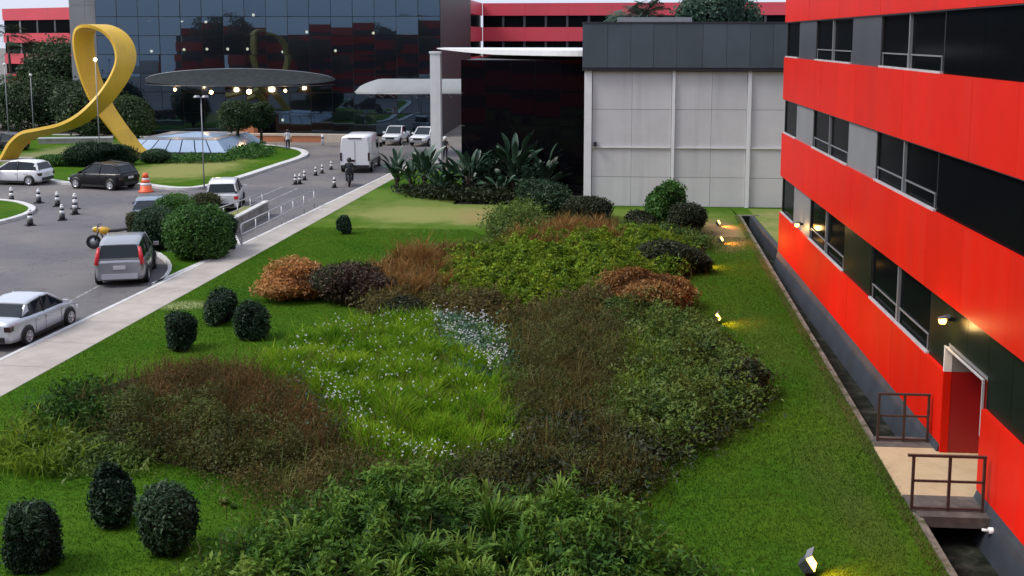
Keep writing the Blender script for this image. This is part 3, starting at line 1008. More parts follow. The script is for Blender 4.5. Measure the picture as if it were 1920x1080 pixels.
# underside a little lower
o_ = len(vs)
m.add([(a, b, c-.08) for a, b, c in vs], fs, True)
m.build('glass_shell', M['canopy_glass'], t, origin=t.location)
MB().tube([(cx0+(cx1-cx0)*i/NU, GY-.16, 5.16+.95*lens(i/NU)**1.2) for i in range(NU+1)], .035, 6).build('top_rim', M['frame'], t, origin=t.location)
MB().tube([(cx0+(cx1-cx0)*i/NU, GY-.14-4.2*lens(i/NU), 4.66) for i in range(NU+1)], .04, 6).build('lower_rim', M['charcoal'], t, origin=t.location)
for n_, (a, b, s_) in enumerate([(328, 168, 1), (396, 173, 1.3), (467, 172, 1.7), (535, 170, 1.0)]):
    p = at_y(a, b, 97.5)
    t2 = thing('pendant_lamp', 'lit globe lamp under the entrance canopy, ' + ('leftmost of four', 'second from the left', 'largest of the four', 'rightmost of four')[n_], 'lamp', p, group='globe lamps under the canopy')
    MB().lathe([(0.001, -.13*s_), (.1*s_, -.09*s_), (.13*s_, 0), (.1*s_, .09*s_), (.001, .13*s_)], 12).build('globe', M['lamp_warm'], t2)
    MB().tube([(0, 0, .17*s_), (0, .4, 5.0-p.z+.2)], .012, 5).build('cord', M['black'], t2)
    ld = bpy.data.lights.new('pendant_light', 'POINT')
    ld.energy = 45*s_; ld.color = (1, .62, .3); ld.shadow_soft_size = .2*s_
    lo = bpy.data.objects.new('pendant_light', ld); COL.objects.link(lo); lo.parent = t2; lo.location = (0, -.3, -.1)

# low planter wall before the entrance, its warm lighting coloured into the face
t = thing('glow_tinted_wall', 'long low brick red wall with an orange glow in its colour and a cream coping before the glass entrance', 'wall', (-31, 95, 0))
wx0, wx1, wx2 = at_y(375, 265, 95).x, at_y(606, 265, 95).x, at_y(655, 265, 95).x
MB().bbox(wx0, wx1, 95, 95.4, -.14, .40).build('wall_face', M['terracotta'], t, origin=t.location)
MB().bbox(wx0-.05, wx1, 94.95, 95.45, .402, .58).build('coping', M['cream'], t, origin=t.location)
MB().bbox(wx1+.002, wx2, 95, 95.5, -.14, .56).build('pale_wall_end', M['cream'], t, origin=t.location)
t = thing('terracotta_kiosk', 'small terracotta counter behind the two round trees', 'kiosk', (-28, 97, 0))
a, b = at_y(425, 240, 97).x, at_y(476, 240, 97).x
MB().bbox(a, b, 97, 98.2, -.1, 1.55).build('body', M['terracotta'], t, origin=t.location)
MB().bbox(a-.1, b+.1, 96.9, 98.3, 1.552, 1.7).build('top', M['cream'], t, origin=t.location)

# ================================================================== far red banded wings
def far_wing(name, label, p0, p1, bands, zt, nwin):
    """p0, p1 ends of the facade (x, y); dark ribbon between red bands"""
    t = thing(name, label, 'building', ((p0[0]+p1[0])/2, (p0[1]+p1[1])/2, 0))
    d = Vector((p1[0]-p0[0], p1[1]-p0[1], 0)); L = d.length; d.normalize()
    nrm = Vector((d.y, -d.x, 0))
    if nrm.y > 0:
        nrm = -nrm
    rot = Matrix((d, -nrm, Vector((0, 0, 1)))).transposed()
    def slab(a, b, depth0, depth1, z0, z1):
        c = Vector(((a+b)/2, (depth0+depth1)/2, (z0+z1)/2))
        m = MB().box((0, 0, 0), (b-a, depth1-depth0, z1-z0), rot)
        off = Vector((p0[0], p0[1], 0)) + rot @ c
        m.v = [tuple(Vector(v)+off) for v in m.v]
        return m
    slab(0, L, .3, 10, -.1, zt-.1).build('core_wall', M['charcoal'], t, origin=t.location)
    for z0, z1 in bands:
        k_ = max(1, round(L/6))
        for i in range(k_):
            slab(L*i/k_+.01, L*(i+1)/k_-.01, 0, .29, z0, z1).build('band_panel', M['haze_red'], t, origin=t.location)
    for (z0, z1), (z2, z3) in zip(bands, bands[1:]):
        for i in range(nwin):
            a, b = L*(i+.02)/nwin, L*(i+.90)/nwin
            slab(a, b, .18, .285, z1+.02, z2-.02).build('window', M['pane'], t, origin=t.location)
            slab(b+.02, L*(i+1.0)/nwin, .20, .288, z1+.02, z2-.02).build('infill_panel', M['infill_grey'] if nwin == 4 and i < 1 else M['charcoal'], t, origin=t.location)
    return t
a = at_y(6, 60, 160); b = at_y(137, 60, 152)
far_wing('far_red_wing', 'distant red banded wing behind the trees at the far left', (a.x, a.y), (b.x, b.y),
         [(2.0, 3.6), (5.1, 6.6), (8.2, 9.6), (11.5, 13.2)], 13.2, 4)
a = at_y(905, 30, 145); b = at_y(1480, 30, 143)
far_wing('back_red_wing', 'distant red banded wing seen over the roof of the grey hall', (a.x, a.y), (b.x, b.y),
         [(2.0, 3.6), (5.1, 6.6), (8.5, 10.3), (11.8, 13.4)], 13.4, 14)
a2 = at_y(826, 30, 108)
far_wing('angled_red_wing', 'angled red banded wing joining the glass building to the back wing', (a2.x, a2.y), (a.x-.05, a.y),
         [(2.0, 3.6), (5.1, 6.6), (8.5, 10.3), (11.8, 13.4)], 13.4, 3)
# ================================================================== yellow ribbon sculpture
t = thing('ribbon_sculpture', 'giant yellow looped ribbon sculpture standing on the roundabout', 'sculpture', (-38, 79.5, 0))
RY = 79.0
ctl = [  # photo pixel of the front edge, offset in depth (m)
    (18, 304, -1.6), (26, 285, -1.6), (39, 263, -1.6), (60, 246, -1.6), (92, 239, -1.6), (128, 231, -1.6), (158, 216, -1.5), (182, 194, -1.3), (200, 168, -.9),
    (212, 140, -.4), (217, 112, 0), (209, 84, .3), (190, 62, .5), (164, 50, .6), (142, 49, .8), (129, 58, .9), (125, 80, 1.0), (128, 110, 1.1), (136, 145, 1.2),
    (148, 178, 1.3), (162, 206, 1.4), (182, 234, 1.4), (202, 260, 1.4), (222, 286, 1.4), (240, 312, 1.4)]
P = [at_y(a, b, RY) + Vector((0, c, 0)) for a, b, c in ctl]
for p in P:
    p.z = max(p.z, -.05)
def catmull(P, m=5):
    out = []
    for i in range(len(P)-1):
        p0, p1, p2, p3 = P[max(i-1, 0)], P[i], P[i+1], P[min(i+2, len(P)-1)]
        for j in range(m):
            u = j/m
            out.append(.5*((2*p1)+(p2-p0)*u+(2*p0-5*p1+4*p2-p3)*u*u+(3*p1-p0-3*p2+p3)*u**3))
    out.append(P[-1])
    return out
path = catmull(P)
N = len(path)
rings = []
for i, p in enumerate(path):
    u = i/(N-1)
    d = (path[min(i+1, N-1)] - path[max(i-1, 0)]).normalized()
    wd = Vector((.92, 1.35, 0))
    if u < .30:                       # left strand: narrower in view, turned edge-on
        wd = wd.lerp(Vector((.38, 1.3, -.42)), min(1, (.30-u)/.15))
    if u > .8:
        wd = wd.lerp(Vector((.95, .9, .12)), min(1, (u-.8)/.1))
    nrm = d.cross(wd).normalized() * .12
    rings.append([p - nrm, p + wd - nrm, p + wd + nrm, p + nrm])
MB().loft(rings, smooth=False).build('ribbon', M['yellow'], t, origin=t.location)
MB().prism([(P[0].x-.6, RY-2.3), (P[0].x+1.8, RY-2.3), (P[0].x+1.8, RY+.6), (P[0].x-.6, RY+.6)], -.05, .06).build('foot_plate', M['concrete'], t, origin=t.location)
MB().prism([(P[-1].x-.4, RY+.9), (P[-1].x+2, RY+.9), (P[-1].x+2, RY+3.4), (P[-1].x-.4, RY+3.4)], -.05, .06).build('foot_plate', M['concrete'], t, origin=t.location)

# ================================================================== pale pyramid skylight
t = thing('pyramid_skylight', 'low pale blue glass pyramid skylight on the roundabout', 'skylight', (-32.6, 88, 0))
bx0, bx1 = at(218, 290).x, at(427, 290).x
by0 = at(330, 290).y
by1 = by0 + 9.5
def frustum(x0, x1, y0, y1, z0, ins, z1, nxp, nm):
    A = [(x0, y0, z0), (x1, y0, z0), (x1, y1, z0), (x0, y1, z0)]
    Bq = [(x0+ins, y0+ins, z1), (x1-ins, y0+ins, z1), (x1-ins, y1-ins, z1), (x0+ins, y1-ins, z1)]
    for s in range(4):
        a, b, c, d = (Vector(A[s]), Vector(A[(s+1) % 4]), Vector(Bq[(s+1) % 4]), Vector(Bq[s]))
        for i in range(nxp):
            u0, u1 = i/nxp+.006, (i+1)/nxp-.006
            q = [a.lerp(b, u0), a.lerp(b, u1), d.lerp(c, u1), d.lerp(c, u0)]
            nn = (q[1]-q[0]).cross(q[3]-q[0]).normalized()*.03
            MB().add(q + [v-nn for v in q], [(0, 1, 2, 3), (7, 6, 5, 4), (0, 4, 5, 1), (1, 5, 6, 2), (2, 6, 7, 3), (3, 7, 4, 0)]).build(nm, M['sky_glass'], t, origin=t.location)
MB().bbox(bx0-.15, bx1+.15, by0-.15, by1+.15, -.1, .18).build('base', M['charcoal'], t, origin=t.location)
frustum(bx0, bx1, by0, by1, .2, 1.0, 1.05, 7, 'glass_panel')
cxm, cym = (bx0+bx1)/2, (by0+by1)/2
MB().bbox(bx0+1, bx1-1, by0+1, by1-1, 1.03, 1.08).build('ledge', M['frame'], t, origin=t.location)
Vp = [(cxm-2.4, cym-2, 1.09), (cxm+2.4, cym-2, 1.09), (cxm+2.4, cym+2, 1.09), (cxm-2.4, cym+2, 1.09), (cxm+.3, cym, 1.4)]
MB().add(Vp, [(0, 1, 4), (1, 2, 4), (2, 3, 4), (3, 0, 4), (3, 2, 1, 0)]).build('peak', M['sky_glass'], t, origin=t.location)

# ramp edge and railing left of the skylight
t = thing('ramp_wall', 'low white capped ramp wall behind the yellow ribbon', 'wall', (-40, 88, 0))
a, b = at(72, 270), at(212, 268)
m = MB(); d = (b-a).normalized(); n_ = Vector((-d.y, d.x, 0))*.15
m.prism([(a.x, a.y), (b.x, b.y), (b.x+n_.x, b.y+n_.y), (a.x+n_.x, a.y+n_.y)], -.1, .42)
m.build('wall_face', M['concrete'], t, origin=t.location)
m = MB(); n2 = n_*1.6
m.prism([(a.x, a.y-.05), (b.x, b.y-.05), (b.x+n2.x, b.y+n2.y), (a.x+n2.x, a.y+n2.y)], .422, .54)
m.build('coping', M['white_paint'], t, origin=t.location)

# ================================================================== plants
G1 = foliage('dark_topiary_leaf', [(.006, .016, .010), (.012, .032, .016), (.022, .050, .022), (.045, .085, .040)], .2)
G2 = foliage('green_bush_leaf', [(.012, .035, .010), (.028, .085, .016), (.05, .13, .022), (.075, .16, .03)], .25)
G3 = foliage('olive_bush_leaf', [(.022, .035, .012), (.045, .055, .022), (.07, .075, .03)], .25)
G_or = foliage('orange_shrub_leaf', [(.14, .055, .018), (.40, .17, .05), (.58, .31, .12), (.34, .20, .06)], .35, k=1)
G_cop = foliage('copper_shrub_leaf', [(.09, .042, .016), (.25, .12, .04), (.40, .22, .075), (.16, .14, .04)], .35, k=1)
G_dk = foliage('dark_bush_leaf', [(.012, .018, .010), (.022, .032, .014), (.04, .05, .022)], .2)
G_tree = foliage('tree_leaf', [(.010, .022, .010), (.022, .045, .016), (.045, .075, .026)], .25)
G_far = foliage('far_tree_leaf', [(.020, .045, .035), (.035, .075, .05), (.06, .11, .07)], .25)
G_palm = foliage('palm_leaf', [(.018, .045, .028), (.035, .08, .045), (.075, .13, .08)], .2, .45, .35)
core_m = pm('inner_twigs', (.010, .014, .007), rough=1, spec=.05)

def crown(parent, mat, c, rx, ry, rz_, n, leaf, lw, name='foliage', shape=1.0, lumps=9, lump_amp=.16, seed=0, jitter=.7, flat=0.0, tint_sd=.22, core=.80):
    """leaves spread through the outer shell of a lumpy ellipsoid, dark twig core inside"""
    r = np.random.default_rng(seed)
    dirs = unit(r.normal(0, 1, (lumps*3, 3)))
    amps = r.uniform(-1, 1, lumps*3) * lump_amp
    d = unit(RNG.normal(0, 1, (n, 3)))
    if flat:
        d[:, 2] = np.where(d[:, 2] < 0, d[:, 2]*(1-flat*.5), d[:, 2])
    rad_ = 1 + (np.maximum(0, d @ dirs.T - .55)/.45 * amps).sum(1)
    s = RNG.uniform(0, 1, n)**.45
    rr = rad_ * (.62 + .42*s)
    rr = np.where(RNG.uniform(0, 1, n) < .10, rad_*RNG.uniform(1.0, 1.17, n), rr)
    q = np.sign(d)*np.abs(d)**shape
    p = q * rr[:, None] * np.array([rx, ry, rz_]) + np.array(c)
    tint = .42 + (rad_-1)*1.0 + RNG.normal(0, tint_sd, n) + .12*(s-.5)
    keep = p[:, 2] > .02
    v = leaf_quads(p[keep], d[keep]+np.array([0, 0, .35]), leaf, lw, jitter)
    o = raw_mesh(name, v, 4, tint[keep], mat, parent)
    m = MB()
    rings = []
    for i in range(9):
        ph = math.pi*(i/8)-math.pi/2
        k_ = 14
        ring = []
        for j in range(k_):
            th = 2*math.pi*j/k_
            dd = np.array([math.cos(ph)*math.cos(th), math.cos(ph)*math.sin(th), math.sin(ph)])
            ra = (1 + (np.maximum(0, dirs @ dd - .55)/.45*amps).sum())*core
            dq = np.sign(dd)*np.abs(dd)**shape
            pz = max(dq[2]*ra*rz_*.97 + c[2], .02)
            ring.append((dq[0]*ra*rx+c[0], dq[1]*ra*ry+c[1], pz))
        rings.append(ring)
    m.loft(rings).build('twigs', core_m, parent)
    return o
def stem(parent, h, r, z0=-.05, lean=0):
    pts = [(0, 0, z0), (lean*.3, 0, h*.5), (lean, 0, h)]
    return MB().tube(pts, [r*1.3, r, r*.75], 8).build('trunk', M['bark'], parent)

def bush(name, label, px, py, h, wd, mat, n, leaf=.09, lw=.055, seed=0, shape=.8, group=None, cat='bush', z=0.0, lift=.0, amp=.24, depth=None, core=.74, jitter=1.05):
    leaf *= 1.25
    p = at(px, py, z)
    ry = (depth or wd)/2
    t = thing(name, label, cat, (p.x, p.y+ry*.6, z), RNG.uniform(-.3, .3), group)
    stem(t, h*.5, .05 + .02*wd)
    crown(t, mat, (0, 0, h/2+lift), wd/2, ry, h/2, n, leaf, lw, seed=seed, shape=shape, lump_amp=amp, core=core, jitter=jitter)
    return t

gt = 'clipped evergreen shrubs on the lawn'
bush('topiary_shrub', 'dark clipped shrub at the left edge of the photo, nearest the viewer', 56, 1080, 1.16, .86, G1, 9000, .085, .04, 1, .82, gt)
bush('topiary_shrub', 'tall dark clipped shrub, back one of the three in the near left corner', 203, 990, 1.22, .78, G1, 9000, .085, .04, 2, .82, gt)
bush('topiary_shrub', 'dark clipped shrub, right one of the three in the near left corner', 312, 1041, 1.08, .86, G1, 9000, .085, .04, 3, .85, gt)
bush('topiary_shrub', 'dark clipped shrub standing alone in front of the pair beside the pavement', 334, 660, 1.08, .88, G1, 7000, .08, .04, 4, .78, gt)
bush('topiary_shrub', 'dark clipped shrub, left one of the pair on the lawn beside the pavement', 411, 610, 1.05, .84, G1, 7000, .08, .04, 5, .80, gt)
bush('topiary_shrub', 'dark clipped shrub, right one of the pair on the lawn beside the pavement', 467, 640, 1.10, .86, G1, 7000, .08, .04, 6, .82, gt)
bush('topiary_shrub', 'small dark clipped shrub alone on the far lawn by the pavement', 642, 440, .88, .60, G1, 5000, .08, .045, 7, .82, gt)

gb = 'bushes in the bed beside the ramp'
bush('round_bush', 'large round green bush, biggest beside the silver hatchback', 358, 487, 2.05, 2.45, G2, 22000, .12, .06, 11, .85, gb, z=0, depth=2.6, amp=.10)
bush('round_bush', 'dark green bush at the right of the largest bush, against the ramp wall', 417, 468, 1.3, 1.05, G1, 8000, .10, .05, 12, .85, gb)
bush('round_bush', 'dark bush just behind the roof of the silver hatchback', 283, 470, 1.55, 1.6, G1, 9000, .10, .05, 13, .85, gb)
bush('round_bush', 'dull green round bush, leftmost of the group beside the ramp', 252, 452, 1.25, 1.3, G3, 9000, .09, .045, 14, .85, gb)
bush('round_bush', 'green bush behind the largest bush, hiding the blue car', 318, 430, 1.45, 1.5, G2, 8000, .10, .05, 15, .85, gb)
bush('round_bush', 'olive clipped ball bush in front of the white hatchback', 378, 402, 1.05, 1.25, G3, 9000, .08, .04, 16, .9, gb)

# bed with the bushes and its white kerb
bd_px = [(278, 538), (304, 522), (317, 503), (310, 486), (290, 472), (262, 464), (236, 458), (230, 448), (270, 428), (330, 406), (398, 386), (420, 400), (446, 446), (452, 462), (380, 492), (320, 519)]
bd = smooth_closed([xy(*p) for p in bd_px], 1)
struct('bush_bed', MB().prism(inset(bd, .15), -.139, .004), M['lawn'])
kk = MB(); ring_prism(kk, bd, inset(bd, .148), -.139, .02)
struct('bush_bed_kerb', kk, M['kerb'])

# --- hall side shrubs
gs = 'shrubs at the far end of the garden bed'
bush('garden_shrub', 'dark flat topped round shrub in front of the black glass pavilion', 1015, 408, 1.75, 2.35, G1, 14000, .13, .07, 21, .9, gs, amp=.14)
bush('garden_shrub', 'low dark shrub left of centre before the pale grey wall', 1100, 418, 1.1, 2.4, G_dk, 12000, .12, .06, 22, .95, gs, amp=.22)
bush('garden_shrub', 'upright bright green round shrub before the pale grey wall', 1245, 435, 2.3, 1.65, G2, 12000, .13, .07, 23, .9, gs, amp=.15)
bush('garden_shrub', 'dark brownish shrub touching the upright round shrub on its right', 1292, 443, 1.45, 1.75, G_dk, 10000, .12, .06, 24, .95, gs, amp=.22)
bush('garden_shrub', 'low dark shrub touching the upright round shrub on its left', 1205, 440, .95, 1.7, G_dk, 8000, .12, .06, 25, 1.0, gs, amp=.2)
bush('garden_shrub', 'long low dark shrub along the bed edge by the three upper floodlights', 1268, 515, 1.15, 2.6, G_dk, 14000, .12, .06, 26, 1.0, gs, amp=.22, depth=2.4)
bush('orange_shrub', 'bright orange leaved shrub at the left edge of the garden bed', 560, 568, 1.1, 2.3, G_or, 12000, .12, .07, 31, 1.0, 'rust coloured shrubs', amp=.38, core=.6)
bush('purple_shrub', 'dark purplish shrub between the orange shrub and the garden bed', 662, 574, 1.15, 2.1, foliage('purple_leaf', [(.018, .012, .010), (.035, .022, .016), (.07, .045, .03), (.03, .045, .018)], .2), 13000, .10, .06, 32, 1.0, amp=.35, core=.6)
bush('copper_shrub', 'copper leaved shrub at the right edge of the garden bed', 1212, 588, 1.4, 2.6, G_cop, 15000, .13, .07, 33, 1.0, 'rust coloured shrubs', amp=.38, depth=2.2, core=.6)
bush('dark_shrub', 'small dark shrub behind the white flowers', 757, 612, .8, 1.3, G_dk, 7000, .10, .05, 34, 1.0, amp=.2)
bush('dark_shrub', 'dark round shrub at the right hand tip of the garden bed', 1395, 748, .75, 1.05, G_dk, 7000, .09, .05, 35, 1.0, amp=.2)

# ------------------------------------------------------------------ garden bed: soil plus planted masses
def wpoly(px, z=0.0):
    return smooth_closed([xy(a, b, z) for a, b in px], 2)
bed_px = [(40, 868), (150, 868), (260, 858), (400, 888), (500, 905), (560, 935), (500, 1000), (400, 1060), (330, 1140), (1370, 1140), (1300, 1085), (1200, 1045), (1168, 975), (1160, 930), (1230, 862),
          (1330, 800), (1420, 745), (1405, 700), (1330, 640), (1290, 590), (1280, 540), (1320, 480), (1330, 445), (1200, 428), (1060, 412), (940, 418), (925, 450), (880, 478), (760, 490), (640, 530), (610, 565), (720, 590),
          (640, 625), (500, 690), (330, 695), (220, 715), (110, 755), (40, 800)]
bed_w = wpoly(bed_px)
struct('garden_bed', MB().sheet(bed_w, .012), M['soil'])
sheet_px('earth_edge', [(1418, 705), (1432, 722), (1415, 755), (1345, 800), (1240, 868), (1225, 862), (1330, 790), (1405, 742)], M['sand'], .008)

def mass(name, label, cat, px, kind, h, mats, dens, seed=0, z=.25, leaf=.10, lw=.05, edge=.7, hvar=.45, clump=1.1, tint0=.5, tint_w=.3, lean=.5, group=None, minh=.42):
    poly = wpoly(px, z)
    n = int(area(poly)*dens)
    x, y = scatter(poly, n)
    h *= .85
    e0 = edge_dist(x, y, poly)
    x = x + RNG.normal(0, .36, len(x)); y = y + RNG.normal(0, .36, len(x))
    e = np.clip(e0/edge, 0, 1)
    w1, w2, w3 = Wavy(clump*2.2, seed*3+1), Wavy(clump*.8, seed*3+2), Wavy(clump*1.6, seed*3+3)
    hh = h*(minh + (1-minh)*np.sqrt(e))*(1 + hvar*.75*w1(x, y) + hvar*.7*w2(x, y))
    hh = np.maximum(hh, .08)
    tint = tint0 + tint_w*(.7*w3(x, y) + .35*w2(x, y)) + RNG.normal(0, .16, len(x))
    if kind == 'leaf':
        leaf *= 1.25; lw *= 1.25
        s = RNG.uniform(0, 1, len(x))**.5
        p = np.stack([x, y, hh*(.12+.88*s)], 1)
        gx = (w1(x+.1, y)-w1(x-.1, y))/.2
        gy = (w1(x, y+.1)-w1(x, y-.1))/.2
        nr = np.stack([-gx*.4, -gy*.4, np.ones(len(x))], 1)
        v = leaf_quads(p, nr, leaf, lw, .75)
        tt = tint
    elif kind == 'blade':
        root = np.stack([x, y, RNG.uniform(0, .35, len(x))*hh], 1)
        v = blade_quads(root, (hh*RNG.uniform(.55, 1.1, len(x)) - root[:, 2]*.6), lw, lean)
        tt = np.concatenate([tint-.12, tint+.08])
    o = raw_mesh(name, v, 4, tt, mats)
    tag(o, label, cat, group, 'stuff')
    return poly, x, y, hh

B_rus = foliage('russet_meadow_blade', [(.030, .030, .010), (.064, .048, .015), (.110, .062, .022), (.150, .080, .030)], .3, .1)
B_dk = foliage('dark_meadow_blade', [(.024, .030, .009), (.048, .056, .015), (.074, .078, .022), (.060, .110, .020)], .3, .15)
B_lime = foliage('bright_meadow_leaf', [(.030, .085, .008), (.075, .190, .010), (.135, .260, .012), (.24, .34, .025)], .4, .05, k=1.2)
B_limeleaf = foliage('yellow_green_leaf', [(.040, .080, .010), (.090, .155, .013), (.150, .220, .018), (.23, .28, .03)], .35, .08)
B_ol = foliage('olive_green_leaf', [(.026, .050, .012), (.054, .098, .018), (.090, .140, .026), (.14, .18, .04)], .35, .2)
B_mid = foliage('mixed_brown_leaf', [(.030, .028, .010), (.062, .055, .018), (.095, .085, .024), (.12, .075, .022)], .3, .2)
B_org = foliage('orange_brown_blade', [(.07, .040, .012), (.15, .080, .022), (.26, .13, .04), (.14, .12, .03)], .35, .15, k=1.15)
B_fg = foliage('strap_leaf', [(.014, .040, .008), (.040, .100, .014), (.085, .165, .022), (.15, .235, .04)], .35, .15, .5)
B_blue = foliage('blue_green_leaf', [(.03, .07, .045), (.06, .125, .075), (.10, .18, .11)], .35, .2)
B_fl = foliage('white_flower', [(.36, .42, .42), (.56, .60, .62), (.72, .73, .72)], .2, .1, k=1)

mass('russet_grass', 'rounded mass of tall russet brown grass at the left of the garden bed', 'grass',
     [(255, 765), (285, 715), (360, 690), (460, 702), (555, 742), (618, 800), (650, 862), (600, 880), (520, 825), (420, 785), (330, 780)], 'leaf', .85, B_rus, 2300, 1, leaf=.055, lw=.018, hvar=.35, tint0=.40, tint_w=.45)
mass('olive_russet', 'olive brown leafy plants on the near slope of the russet mass', 'plants', [(195, 800), (235, 752), (300, 745), (420, 765), (520, 815), (610, 875), (560, 900), (480, 890), (380, 865), (290, 848), (220, 835)], 'leaf', .9, B_dk, 1900, 44, leaf=.07, lw=.028, hvar=.5, tint0=.5, tint_w=.45)
mass('russet_stems', 'thin upright stems in the rounded russet grass mass', 'grass', [(215, 790), (245, 745), (280, 712), (350, 692), (450, 702), (540, 735), (600, 770), (640, 822), (655, 865), (600, 890), (480, 880), (380, 855), (290, 840)], 'blade', .95, B_rus, 200, 41, lw=.011, lean=.4, hvar=.4, tint0=.55)
mass('russet_grass', 'brown green seeding grass below the russet mass', 'grass',
     [(420, 880), (600, 895), (690, 860), (780, 870), (860, 880), (800, 905), (690, 925), (600, 960), (540, 960), (480, 930)], 'leaf', .75, B_mid, 1500, 2, leaf=.065, lw=.022, hvar=.5)
mass('russet_stems', 'pale seeding stems below the russet mass', 'grass', [(420, 880), (600, 895), (690, 860), (780, 870), (860, 880), (800, 905), (690, 925), (600, 960), (540, 960), (480, 930)], 'blade', .9, B_ol, 110, 42, lw=.014, lean=.5, hvar=.5, tint0=.75)
p_fl, fx_, fy_, fh_ = mass('flower_meadow', 'bright green flowering meadow in the middle of the garden bed', 'flowers',
     [(480, 700), (560, 640), (650, 612), (730, 598), (800, 608), (880, 610), (945, 650), (950, 700), (925, 730), (950, 775), (995, 815), (940, 850), (860, 875), (760, 865), (690, 835), (640, 800), (600, 752), (540, 722)], 'blade', .72, B_lime, 1250, 3, lw=.022, lean=.55, hvar=.35, edge=.5, tint0=.50)
mass('flower_leaves', 'blue green leaves along the right edge of the flowering meadow', 'leaves',
     [(790, 612), (880, 608), (950, 648), (955, 705), (918, 728), (880, 700), (850, 660), (800, 640)], 'leaf', .85, B_blue, 900, 4, leaf=.10, lw=.05)
mass('flower_leaves', 'blue green leaves along the left edge of the flowering meadow', 'leaves',
     [(560, 715), (620, 715), (650, 760), (690, 820), (660, 830), (610, 770)], 'leaf', .7, B_blue, 800, 5, leaf=.10, lw=.05)
mass('flower_leaves', 'dark blue green leaves along the near edge of the flowering meadow', 'leaves',
     [(690, 835), (780, 860), (880, 868), (1000, 812), (1010, 830), (930, 880), (830, 900), (730, 880)], 'leaf', .55, B_fg, 900, 6, leaf=.10, lw=.05, tint0=.3)
# white flower heads
def flowers(px, n, z, label):
    poly = wpoly(px, .3)
    x, y = scatter(poly, n)
    w1 = Wavy(1.5, 91)
    k_ = w1(x, y) + RNG.normal(0, .5, len(x)) > .1
    x, y = x[k_], y[k_]
    p = np.stack([x, y, z*RNG.uniform(.75, 1.12, len(x))], 1)
    q = []
    for s in range(3):
        q.append(leaf_quads(p + RNG.normal(0, .012, p.shape), np.tile([0, -.3, 1.0], (len(p), 1)), .038, .032, .5))
    o = raw_mesh('white_flowers', np.concatenate(q), 4, RNG.uniform(0, 1, len(p)*3), B_fl)
    tag(o, label, 'flowers', kind='stuff')
flowers([(500, 700), (600, 625), (730, 598), (800, 608), (850, 660), (800, 700), (930, 760), (900, 800), (700, 780), (620, 740)], 620, .78, 'scattered white flower heads across the bright green meadow')
flowers([(790, 608), (880, 606), (950, 645), (955, 705), (918, 728), (870, 690), (840, 650)], 1000, .88, 'dense white flower heads at the right corner of the bright green meadow')
flowers([(560, 715), (640, 720), (700, 800), (760, 850), (900, 870), (1005, 815), (1010, 835), (880, 890), (740, 880), (640, 800)], 420, .70, 'white flower heads along the near edge of the bright green meadow')
mass('dark_meadow', 'dark brown meadow plants right of the flowers', 'plants',
     [(930, 640), (1000, 592), (1090, 588), (1170, 615), (1190, 680), (1165, 740), (1110, 790), (1180, 820), (1235, 862), (1165, 930), (1060, 930), (950, 938), (840, 905), (790, 885), (900, 885), (1000, 835), (985, 800), (945, 765), (925, 735), (950, 700)], 'leaf', .85, B_dk, 1700, 7, leaf=.065, lw=.022, hvar=.55, tint_w=.4)
mass('dark_stems', 'thin dark stems rising from the dark brown meadow', 'plants', [(930, 640), (1000, 592), (1090, 588), (1170, 615), (1190, 680), (1165, 740), (1110, 790), (1180, 820), (1235, 862), (1165, 930), (1060, 930), (950, 938), (840, 905), (985, 800), (945, 765), (950, 700)], 'blade', .95, B_mid, 200, 43, lw=.013, lean=.5, hvar=.5, tint0=.55)
mass('dark_meadow', 'dark low leaves under the dark brown meadow plants', 'plants',
     [(950, 800), (1100, 770), (1200, 830), (1235, 862), (1165, 930), (1060, 930), (950, 938), (840, 905), (900, 885), (1000, 835)], 'leaf', .7, G_dk, 700, 8, leaf=.11, lw=.05)
mass('olive_plants', 'olive green leafy plants at the right of the garden bed', 'plants',
     [(1165, 615), (1200, 590), (1285, 595), (1330, 640), (1400, 700), (1415, 742), (1330, 798), (1250, 850), (1200, 830), (1110, 790), (1165, 740), (1190, 680)], 'leaf', .85, B_ol, 1100, 9, leaf=.11, lw=.045, hvar=.5)
mass('yellow_green_plants', 'yellow green patch among the olive plants', 'plants',
     [(1180, 640), (1230, 640), (1235, 700), (1228, 740), (1170, 735), (1185, 690)], 'blade', .98, B_limeleaf, 900, 10, lw=.02, tint0=.4)
mass('dark_edge_plants', 'dark green leaves along the right rim of the garden bed', 'plants',
     [(1290, 640), (1340, 640), (1400, 700), (1418, 745), (1330, 805), (1250, 860), (1230, 850), (1310, 790), (1370, 735), (1340, 690)], 'leaf', .75, G_dk, 900, 11, leaf=.10, lw=.05)
mass('brown_plants', 'brown olive plants between the flowers and the yellow green field', 'plants',
     [(700, 590), (690, 575), (730, 545), (850, 555), (940, 575), (1050, 575), (1130, 555), (1180, 590), (1165, 615), (1090, 592), (1000, 595), (935, 640), (880, 612), (800, 608)], 'leaf', .85, B_mid, 1000, 12, leaf=.11, lw=.04, hvar=.5)
mass('brown_plants', 'brown green plants in front of the copper shrub', 'plants',
     [(1050, 575), (1140, 560), (1300, 590), (1330, 640), (1285, 600), (1200, 600), (1165, 620)], 'leaf', .7, B_ol, 900, 13, leaf=.10, lw=.04, tint0=.35)
mass('yellow_green_field', 'yellow green leafy field in the far half of the garden bed', 'plants',
     [(820, 530), (860, 488), (950, 468), (1050, 455), (1170, 447), (1255, 452), (1285, 480), (1265, 515), (1150, 520), (1120, 552), (1050, 578), (950, 580), (860, 560)], 'leaf', .95, B_limeleaf, 900, 14, leaf=.14, lw=.07, hvar=.45, tint0=.38, clump=1.4)
